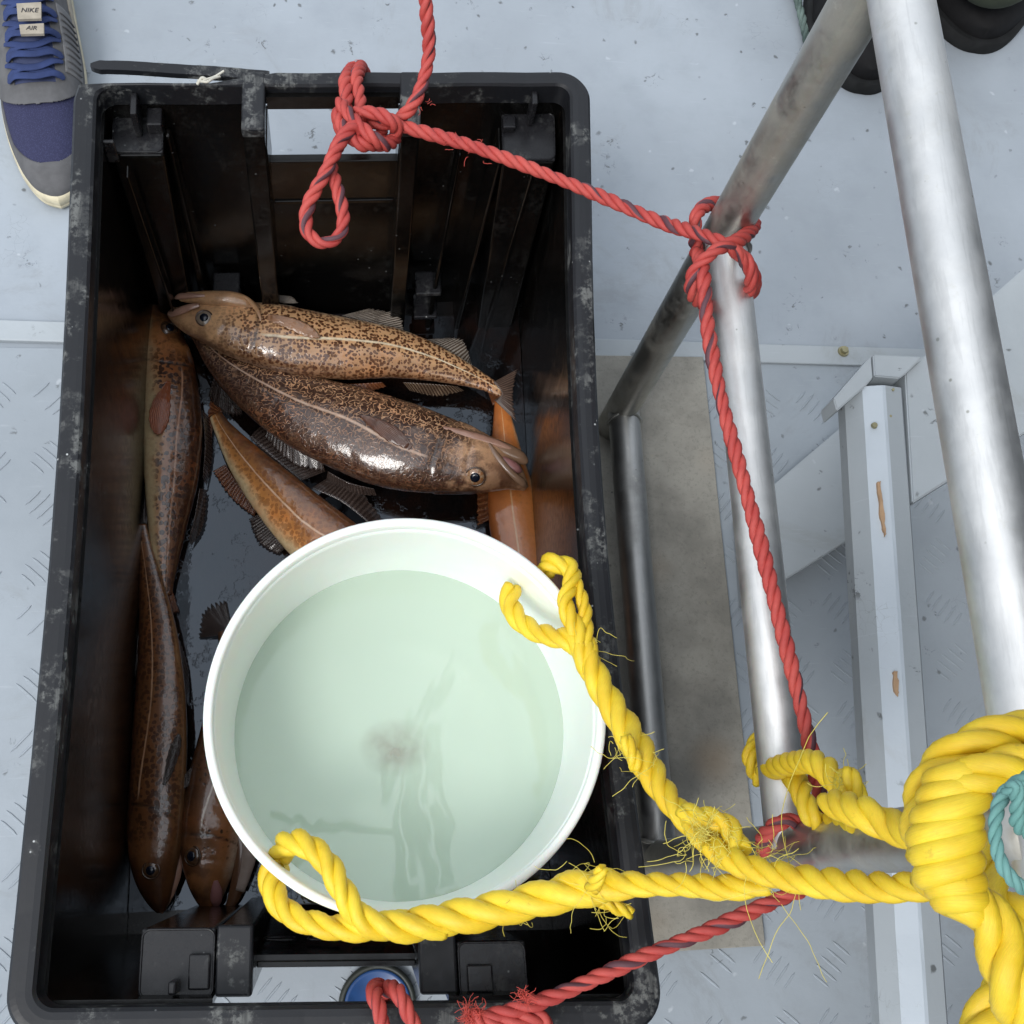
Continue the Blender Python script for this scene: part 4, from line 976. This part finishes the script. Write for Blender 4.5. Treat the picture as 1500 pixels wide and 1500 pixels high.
rope_obj('railing_hitch', [
    [(1020, 372, K(.86)), (1018, 330, K(.83)), (1025, 308, K(.83)), (1045, 298, K(.85)), (1075, 300, K(.89))],
    [(1092, 318, K(.86)), (1105, 330, K(.83)), (1085, 350, K(.80)), (1050, 366, K(.79)), (1022, 390, K(.80)), (1012, 415, K(.81)), (1018, 436, K(.825)), (1036, 446, K(.85)), (1065, 440, K(.885))],
    [(1075, 365, K(.80)), (1095, 385, K(.805)), (1100, 415, K(.82)), (1095, 432, K(.845))],
    [(1022, 370, K(.82)), (1030, 400, K(.80)), (1034, 450, K(.80)), (1040, 500, K(.80)), (1058, 590, K(.80)), (1085, 690, K(.80)), (1112, 790, K(.80)), (1140, 900, K(.80)), (1165, 1000, K(.80)), (1186, 1090, K(.80)), (1204, 1180, K(.82)), (1210, 1225, K(.86))]], RD, M_red, rr_)
rope_obj('lower_line', [
    [(1205, 1228, K(.90)), (1180, 1210, K(.83)), (1150, 1203, K(.81)), (1125, 1218, K(.82)), (1118, 1240, K(.85)), (1130, 1280, K(.92))],
    [(1215, 1300, K(.90)), (1185, 1300, K(.87)), (1130, 1322, K(.865)), (1040, 1362, K(.87)), (950, 1398, K(.88)), (870, 1434, K(.89)), (800, 1464, K(.895)), (730, 1486, K(.90)), (690, 1492, K(.905))],
    [(690, 1485, K(.90)), (720, 1500, K(.90)), (790, 1490, K(.90)), (800, 1520, K(.91))]], RD, M_red, rr_)
rope_obj('front_handle_loop', [
    [(562, 1540, K(.90)), (558, 1490, K(.895)), (548, 1455, K(.905)), (556, 1446, K(.94)), (570, 1470, K(.98))],
    [(620, 1530, K(.90)), (598, 1485, K(.895)), (582, 1453, K(.90)), (566, 1450, K(.93)), (560, 1470, K(.98))]], RD, M_red, rr_)
bm = bmesh.new(); random.seed(9)
for (x, y, z, n_, L_, sp) in ((690, 1488, K(.90), 160, .012, .006), (770, 1460, K(.885), 60, .010, .004), (700, 217, K(.87), 8, .01, .01), (660, 205, K(.87), 8, .008, .008), (520, 100, K(.93), 14, .008, .006), (620, 150, K(.875), 10, .008, .006)):
    fibres(bm, W(x, y, z), n_, L_, .0002, .3, sp)
o = obj('frayed_fibres', bm, M_rfib, rr_, True); o['kind'] = 'stuff'

# teal and dark green cords
o = rope_obj('teal_cord', [
    [(1530, 1130, K(.36)), (1500, 1140, K(.365)), (1470, 1165, K(.37)), (1458, 1205, K(.37)), (1462, 1250, K(.37)), (1480, 1285, K(.37)), (1520, 1318, K(.375))],
    [(1475, 1160, K(.36)), (1488, 1150, K(.355)), (1490, 1180, K(.36)), (1492, 1210, K(.365)), (1520, 1228, K(.37))]], .0046, M_teal, None)
tag(o, 'thin faded teal cord looped over the yellow knot at the right edge', 'cord')
o = rope_obj('dark_green_rope', [[(1150, -90, .02), (1166, -10, .02), (1176, 30, .015), (1182, 60, .012), (1180, 90, .010), (1200, 130, .01)]], .012, M_dgreen, None)
tag(o, 'short dark green weathered rope lying on the deck left of the rubber boots', 'rope')

# ---------------------------------------------------------------- blue disc below the front hand hole
M_blue = simple('blue_plastic', (.015, .06, .19), .35); M_dk = simple('dark_rim', (.03, .035, .03), .5)
q = W(553, 1462, .012)
lid = empty('blue_lid', (q.x, q.y - .006, .004), 'round blue plastic lid lying on the deck beneath the front hand hole', 'lid')
bm = bmesh.new(); lathe(bm, [(0, .012), (.030, .012), (.033, .014), (.034, .012), (.034, .0045), (0, .0045)], q.x, q.y - .006, 64); bmesh.ops.recalc_face_normals(bm, faces=bm.faces); obj('disc', bm, M_blue, lid, True)
bm = bmesh.new(); lathe(bm, [(.034, .0045), (.034, .013), (.036, .0145), (.0395, .013), (.040, .0045), (.034, .0045)], q.x, q.y - .006, 64); bmesh.ops.recalc_face_normals(bm, faces=bm.faces); obj('rim', bm, M_dk, lid, True)

# ---------------------------------------------------------------- wooden frame at right
bf = empty('wooden_frame', (.5, .2, .004), 'grey-painted wooden frame with a long chipped beam and a slanting board, right of the railing', 'wooden frame')
M_pine = simple('bare_wood', (.42, .27, .16), .7); M_wpaint = deck_paint('pale_paint', (.52, .58, .64), .35)
zt = K(1.0); 
def prism(bm, pts, z0, z1, off=(0, 0)):
    lo = [bm.verts.new((x, y, z0)) for x, y in pts]; hi = [bm.verts.new((x + off[0], y + off[1], z1)) for x, y in pts]
    bm.faces.new(hi); bm.faces.new(lo[::-1]); n = len(pts)
    for i in range(n): bm.faces.new((lo[i], lo[(i + 1) % n], hi[(i + 1) % n], hi[i]))
    bmesh.ops.recalc_face_normals(bm, faces=bm.faces)
# beam: cross-section swept from near to far, with a chamfered top-left edge
def beam_section(pL, pR, pyfac):
    pass
bm = bmesh.new(); rows = []
for k in range(41):
    t = k / 40
    # px of the three top lines: left chamfer edge, right edge
    xa = 1262 + (1322 - 1262) * t; ya = 566 + (1540 - 566) * t
    a = W(xa, ya, zt); b = W(1324 + (1396 - 1324) * t, ya - 6, zt)
    b.y = a.y; chm = .016 if t < 2 else 0
    dz = .0006 * noise.noise(Vector((0, t * 20, 0)))
    row = [(a.x - .009, a.y, zt - .038), (a.x - .0105, a.y, zt - .018), (a.x + .0005, a.y, zt + dz), (a.x + .020, a.y, zt + .0035 + dz), (a.x + .0235, a.y, zt + .003), (b.x - .003, a.y, zt - .002), (b.x, a.y, zt - .006), (b.x, a.y, zt - .038)]
    rows.append([bm.verts.new(p) for p in row])
mi = {}
for i in range(40):
    for j in range(8):
        f = bm.faces.new((rows[i][j], rows[i][(j + 1) % 8], rows[i + 1][(j + 1) % 8], rows[i + 1][j])); f.material_index = 1 if j in (2, 3) else 0
bm.faces.new(rows[0]); bm.faces.new(rows[-1][::-1]); bmesh.ops.recalc_face_normals(bm, faces=bm.faces)
obj('beam', bm, [M_bench, M_wpaint], bf)
def patch(name, pts, z, m, th=.0012):
    Q = []
    for (x0, y0), (x1, y1) in zip(pts, pts[1:] + pts[:1]):
        for k in range(6): Q.append((x0 + (x1 - x0) * k / 6 + random.uniform(-1.1, 1.1), y0 + (y1 - y0) * k / 6 + random.uniform(-1.5, 1.5)))
    P = [W(x, y, z) for x, y in Q]; bm = bmesh.new(); prism(bm, [(p.x, p.y) for p in P], z - th, z); return obj(name, bm, m, bf)
patch('bare_wood_patch', [(1286, 707), (1290, 705), (1294, 740), (1298, 780), (1297, 786), (1292, 770), (1288, 735)], zt + .0046, M_pine, .003)
patch('bare_wood_patch', [(1309, 985), (1315, 982), (1317, 1010), (1315, 1020), (1310, 1012)], zt + .0046, M_pine, .003)
if False: patch('knot_patch', [(1309, 1040), (1316, 1036), (1326, 1060), (1322, 1072), (1312, 1070)], zt + .0044, M_wpaint, .003)
for (x, y, r_) in ((1281, 623, .0032), (1308, 571, .0016), (1304, 610, .0016)):
    bm = bmesh.new(); bmesh.ops.create_cone(bm, cap_ends=True, segments=20, radius1=r_, radius2=r_ * .85, depth=.0026, matrix=Matrix.Translation(W(x, y, zt + (.004 if r_ > .002 else .001)))); obj('nail', bm, M_brass, bf)
# end cap: mitred slats
def cap(pts, z0, z1, name='end_cap'):
    P = [W(x, y, z1) for x, y in pts]; bm = bmesh.new(); prism(bm, [(p.x, p.y) for p in P], z0, z1)
    bmesh.ops.bevel(bm, geom=[e for e in bm.edges], offset=.0012, segments=2, affect='EDGES'); return obj(name, bm, M_bench, bf)
cap([(1221, 584), (1276, 521), (1279, 553), (1268, 566), (1226, 602)], zt - .03, zt + .004)
cap([(1279, 519), (1352, 522), (1330, 545), (1318, 554), (1281, 551)], zt - .03, zt + .005)
# slanting board, low at left, rising to the right
def board(name, quad, zs, th):
    bm = bmesh.new(); tp = [W(x, y, z) for (x, y), z in zip(quad, zs)]; vs = [bm.verts.new(p) for p in tp + [p - Vector((0, 0, th)) for p in tp]]
    for f in ((0, 1, 2, 3), (7, 6, 5, 4), (0, 4, 5, 1), (1, 5, 6, 2), (2, 6, 7, 3), (3, 7, 4, 0)): bm.faces.new([vs[i] for i in f])
    bmesh.ops.recalc_face_normals(bm, faces=bm.faces); bmesh.ops.bevel(bm, geom=list(bm.edges), offset=.0015, segments=2, affect='EDGES'); return obj(name, bm, M_bench, bf)
board('cross_board', [(1326, 546), (1540, 358), (1540, 610), (1337, 737)], [zt - .003] * 4, .072)
board('low_board', [(1082, 754), (1300, 568), (1300, 757), (1092, 885)], [.03, .05, .05, .03], .024)

# ---------------------------------------------------------------- sneaker
M_sgrey = simple('shoe_suede', (.105, .105, .11), .85); M_navy = simple('shoe_mesh', (.040, .042, .125), .8); M_lace = simple('shoe_lace', (.022, .040, .13), .85)
M_cream = simple('shoe_sole', (.62, .56, .40), .6); M_tongue = simple('shoe_tongue', (.045, .06, .14), .8); M_label = simple('tongue_label', (.36, .32, .26), .85); M_blk = simple('label_print', (.02, .02, .03), .7)
m = M('shoe_mesh_w'); wv = m.n('ShaderNodeTexVoronoi'); wv.inputs['Scale'].default_value = 650; m.l(m.co('Object'), wv.inputs['Vector'])
m.col(m.mix(m.ramp(wv.outputs['Distance'], .1, .5), (.042, .046, .115), (.020, .022, .065))); m.set(Roughness=.85); m.bump(wv.outputs['Distance'], .5, .0006); M_navy = m.m
toe = W(86, 293, .02); heel = W(44, -118, .02)
ax = (heel - toe); LS = ax.length; ax.normalize(); sx = Vector((ax.y, -ax.x, 0)).normalized()   # to the image right
shoe = empty('sneaker', (toe + heel) / 2 - Vector((0, 0, .02)), 'worn grey and navy running sneaker with blue laces, toe against the crate corner', 'shoe')
def sprof(t):
    wl = cr([(0, .0), (.02, .016), (.06, .028), (.13, .0385), (.24, .0455), (.4, .0475), (.6, .041), (.8, .036), (.95, .028), (1.0, .008)], 101)
    wr = wl
    def ip(T, t):
        for a, b in zip(T, T[1:]):
            if a[0] <= t <= b[0]: return a[1] + (b[1] - a[1]) * (t - a[0]) / max(1e-9, b[0] - a[0])
        return T[-1][1]
    h = cr([(0, .018), (.02, .032), (.08, .045), (.18, .052), (.3, .060), (.45, .078), (.62, .098), (.8, .112), (1.0, .09)], 101)
    sh = cr([(0, .0), (.12, -.002), (.3, -.006), (.5, -.002), (1, 0)], 101)
    return ip(wl, t), ip(h, t), ip(sh, t)
def spt(t, a, off=0.0):
    """a in 0..pi over the top from left(0) to right(pi)"""
    w_, h_, s_ = sprof(t); c, sn = math.cos(a), math.sin(a)
    ex = .72; x = -(math.copysign(abs(c) ** ex, c)) * (w_ + off); z = .016 + abs(sn) ** .85 * (h_ - .016 + off)
    if off: pass
    return toe + ax * (t * LS - off * .6) + sx * (x + s_) + Vector((0, 0, z - toe.z))
def patch_s(name, f_in, t0, t1, a0, a1, off, m, nt=60, na=60, parent=None):
    bm = bmesh.new(); g = {}
    for i in range(nt + 1):
        for j in range(na + 1):
            t = t0 + (t1 - t0) * i / nt; a = a0 + (a1 - a0) * j / na
            g[i, j] = (t, a)
    V = {}
    def vv(i, j, o):
        k = (i, j, o)
        if k not in V: V[k] = bm.verts.new(spt(g[i, j][0], g[i, j][1], o))
        return V[k]
    inside = {(i, j): f_in((g[i, j][0] + g[i + 1, j + 1][0]) / 2, (g[i, j][1] + g[i + 1, j + 1][1]) / 2) for i in range(nt) for j in range(na)}
    for (i, j), ok in inside.items():
        if not ok: continue
        bm.faces.new((vv(i, j, off), vv(i + 1, j, off), vv(i + 1, j + 1, off), vv(i, j + 1, off)))
        for (di, dj, e) in ((-1, 0, ((i, j), (i, j + 1))), (1, 0, ((i + 1, j + 1), (i + 1, j))), (0, -1, ((i + 1, j), (i, j))), (0, 1, ((i, j + 1), (i + 1, j + 1)))):
            if not inside.get((i + di, j + dj), False) and off > 0:
                bm.faces.new((vv(*e[0], off), vv(*e[0], off - .0018), vv(*e[1], off - .0018), vv(*e[1], off)))
    bmesh.ops.recalc_face_normals(bm, faces=bm.faces)
    return obj(name, bm, m, parent or shoe, True)
PI = math.pi
patch_s('toe_mesh', lambda t, a: True, .0, 1.0, 0, PI, 0.0, M_navy, 120, 60)
def mud(t, a):
    d = abs(a - PI / 2); return d > 1.13 or t < .085 + .09 * (d / 1.13) ** 2.2
patch_s('mudguard', mud, .0, .8, 0, PI, .0018, M_sgrey, 260, 200)
def eyestay(t, a):
    d = abs(a - PI / 2)
    return t > .262 + .05 * d ** 2 and (d > .36 + .0 * t or t < .325) and (a > .12 and a < PI - .12)
patch_s('eyestay', eyestay, .2, .95, 0, PI, .0034, M_sgrey, 260, 200)
patch_s('side_panel', lambda t, a: a > PI * .70 and t > .36, .36, .56, PI * .70, PI * .90, .0046, simple('panel_rib', (.16, .16, .165), .7), 30, 30)
patch_s('tongue', lambda t, a: True, .315, .97, PI / 2 - .40, PI / 2 + .40, .0022, M_tongue, 60, 30)
# side emblem: tapering curved stripe on the outer side
patch_s('side_stripe', lambda t, a: abs(a - (PI * .90 + (t - .62) * .5)) < .11 * (1 - abs(t - .62) / .17), .44, .80, PI * .7, PI, .0050, M_label, 80, 80)
# ribs on side panel
bm = bmesh.new()
for k in range(9):
    t = .375 + k * .02; add_tube(bm, [tuple(spt(t, PI * .72 + q * .07, .0056)) for q in range(8)], .0009, 6)
obj('panel_ribs', bm, M_sgrey, shoe, True)
# sole
bm = bmesh.new(); rows = []
for k in range(161):
    a_ = k / 160; 
    if a_ < .5: t = (1 - a_ * 2) ** 1.6; sgn = -1
    else: t = ((a_ - .5) * 2) ** 1.6; sgn = 1
    w_, h_, s_ = sprof(t); base = toe + ax * (t * LS) + sx * (sgn * w_ * .98 + s_)
    cen = toe + ax * ((t * .8 + .1) * LS) + sx * s_; d = (base - cen); d.z = 0; d.normalize()
    rows.append([bm.verts.new(Vector((base.x, base.y, 0)) + d * o + Vector((0, 0, z))) for o, z in ((.000, .004), (.0035, .0055), (.0048, .012), (.0036, .0128), (.0046, .0145), (.0034, .022), (.001, .026), (-.01, .024))])
for i in range(160):
    for j in range(7): bm.faces.new((rows[i][j], rows[i][j + 1], rows[i + 1][j + 1], rows[i + 1][j]))
bmesh.ops.recalc_face_normals(bm, faces=bm.faces); obj('sole', bm, M_cream, shoe, True)
# laces
def lace(pts, wd=.0052, th=.0016):
    Q = [tuple(spt(t, a, o)) for t, a, o in pts]; S = cr(Q, 40); bm_ = bmesh.new(); rows = []
    for i, p in enumerate(S):
        T = (Vector(S[min(39, i + 1)]) - Vector(S[max(0, i - 1)])).normalized(); up = Vector((0, 0, 1)); A = T.cross(up).normalized(); U = A.cross(T).normalized()
        k = min(1, .45 + 8 * min(i, 39 - i) / 39)
        rows.append([Vector(p) + A * wd * .5 * k * math.cos(q) + U * th * .5 * math.sin(q) * (1.4 if True else 1) for q in [z * 2 * PI / 10 for z in range(10)]])
    return rows
C0 = PI / 2
spec = []
for k, t in enumerate((.335, .395, .452, .512, .570, .690, .76)):
    spec.append([(t + .002, C0 - .52, .0042), (t + .010, C0 - .25, .0085), (t + .004, C0 + .02, .0105), (t + .012, C0 + .3, .0085), (t + .004, C0 + .58, .0045)])
    if k < 4:
        spec.append([(t + .006, C0 - .50, .0042), (t + .028, C0 - .2, .0075), (t + .030, C0 + .05, .0088), (t + .046, C0 + .3, .0075), (t + .052, C0 + .56, .0045)])
        spec.append([(t + .052, C0 - .56, .0042), (t + .040, C0 - .3, .0066), (t + .028, C0 - .05, .0072), (t + .018, C0 + .2, .0066), (t + .008, C0 + .5, .0040)])
for sp_ in spec:
    bm = bmesh.new(); rows = lace(sp_, .0098, .0016); vr = [[bm.verts.new(p) for p in r] for r in rows]
    for i in range(39):
        for j in range(10): bm.faces.new((vr[i][j], vr[i][(j + 1) % 10], vr[i + 1][(j + 1) % 10], vr[i + 1][j]))
    bm.faces.new(vr[0][::-1]); bm.faces.new(vr[-1])
    obj('lace', bm, M_lace, shoe, True)
# tongue label with lettering
def frame_at(px, py, z, rot):
    p = W(px, py, z); return Matrix.Translation(p) @ Matrix.Rotation(rot, 4, 'Z')
lz = .106
for (x0, y0, x1, y1) in ((24, 3, 60, 27), (28, 34, 64, 49)):
    P = [W(x0, y0 + 2, lz), W(x1, y0, lz), W(x1, y1, lz), W(x0 + 2, y1 + 1, lz)]; bm = bmesh.new(); prism(bm, [(p.x, p.y) for p in P], lz - .004, lz); obj('tongue_label', bm, M_label, shoe)
def text(body, px, py, z, size, rot, m, parent, name):
    cu = bpy.data.curves.new(name, 'FONT'); cu.body = body; cu.size = size; cu.extrude = .0002; cu.align_x = 'CENTER'; cu.align_y = 'CENTER'; cu.shear = .2
    tmp = bpy.data.objects.new(name, cu); C.objects.link(tmp); bpy.context.view_layer.update()
    me = bpy.data.meshes.new_from_object(tmp.evaluated_get(bpy.context.evaluated_depsgraph_get())); bpy.data.objects.remove(tmp)
    me.transform(frame_at(px, py, z, rot)); o = bpy.data.objects.new(name, me); C.objects.link(o); me.materials.append(m)
    o.parent = parent; o.matrix_parent_inverse = Matrix.Translation(-parent.location); return o
text('NIKE', 43, 15, lz + .0004, .0090, .06, M_blk, shoe, 'label_lettering')
text('AIR', 46, 41, lz + .0004, .0080, .02, M_blk, shoe, 'label_lettering')

# ---------------------------------------------------------------- rubber boots top right
M_rub = simple('boot_rubber', (.012, .012, .013), .75); M_olive = simple('olive_cloth', (.045, .055, .032), .9); M_sole2 = simple('boot_sole', (.016, .017, .018), .8)
for q_ in (M_rub, M_sole2): q_.node_tree.nodes['Principled BSDF'].inputs['Specular IOR Level'].default_value = .15
def boot(label, tx, ty, wpx, leg):
    t0 = W(tx, ty, .02); ax = Vector((.12, 1, 0)).normalized(); sxx = Vector((ax.y, -ax.x, 0)); L = .30; wd = wpx * m_per_px(tx, ty, .02) / 2
    b = empty('rubber_boot', t0 + ax * .12 - Vector((0, 0, .02)), label, 'boot', 'rubber boots beyond the railing')
    def sec(t):
        w_ = wd * (min(1, (t / .30)) ** .5 if t < .3 else 1 - .22 * (t - .3)); h = .045 + .05 * min(1, t / .35) + .03 * max(0, t - .35); return max(w_, .002), h
    for nm, mm, o_, z0, z1f in (('sole', M_sole2, .006, .001, None), ('upper', M_rub, 0, .02, 1)):
        bm = bmesh.new(); rows = []
        for i in range(40):
            t = (i / 39) ** 1.5; w_, h = sec(t); w_ += o_; cc = t0 + ax * (t * L - o_ * (1 if t < .3 else -1)); r = []
            for j in range(33):
                a = PI * j / 32
                if z1f: x = -math.copysign(abs(math.cos(a)) ** .8, math.cos(a)) * w_; z = z0 + math.sin(a) ** .8 * (h - .02) if 0 < j < 32 else z0
                else: x = -math.cos(a) * w_; z = .024 if 2 < j < 30 else (.001 if j in (0, 32) else .022); x = max(-w_, min(w_, x * 1.02))
                r.append(bm.verts.new(Vector((cc.x, cc.y, 0)) + sxx * x + Vector((0, 0, z))))
            rows.append(r)
        for i in range(39):
            for j in range(32): bm.faces.new((rows[i][j], rows[i][j + 1], rows[i + 1][j + 1], rows[i + 1][j]))
        bm.faces.new(rows[0]); bm.faces.new(rows[-1][::-1]); bmesh.ops.recalc_face_normals(bm, faces=bm.faces); obj(nm, bm, mm, b, True)
    q = t0 + ax * .20; bm = bmesh.new()
    P = [(q.x, q.y, .06, 1.15), (q.x + .002, q.y + .01, .14, .98), (q.x + .004, q.y + .02, .26, 1.0), (q.x + .006, q.y + .03, .40, 1.1)]
    add_tube(bm, cr(P, 20), .052, 28); obj('shaft', bm, M_rub, b, True)
    if leg:
        bm = bmesh.new(); g = W(1452, -48, .10); S = cr([(g.x, g.y, .085, .7), (g.x, g.y, .11, 1.05), (g.x, g.y + .02, .20, 1.15), (g.x + .01, g.y + .05, .38, 1.2), (g.x + .02, g.y + .08, .60, 1.3)], 40)
        rg = add_tube(bm, S, .066, 36)
        for v in bm.verts: v.co += Vector((1, 1, 0)) * .004 * noise.noise(v.co * 18)
        obj('trouser_leg', bm, M_olive, b, True)
boot('dark rubber boot behind the slanting railing post, toe just showing', 1268, 120, 165, False)
boot('dark rubber boot at the top right corner under an olive trouser leg', 1436, 60, 180, True)
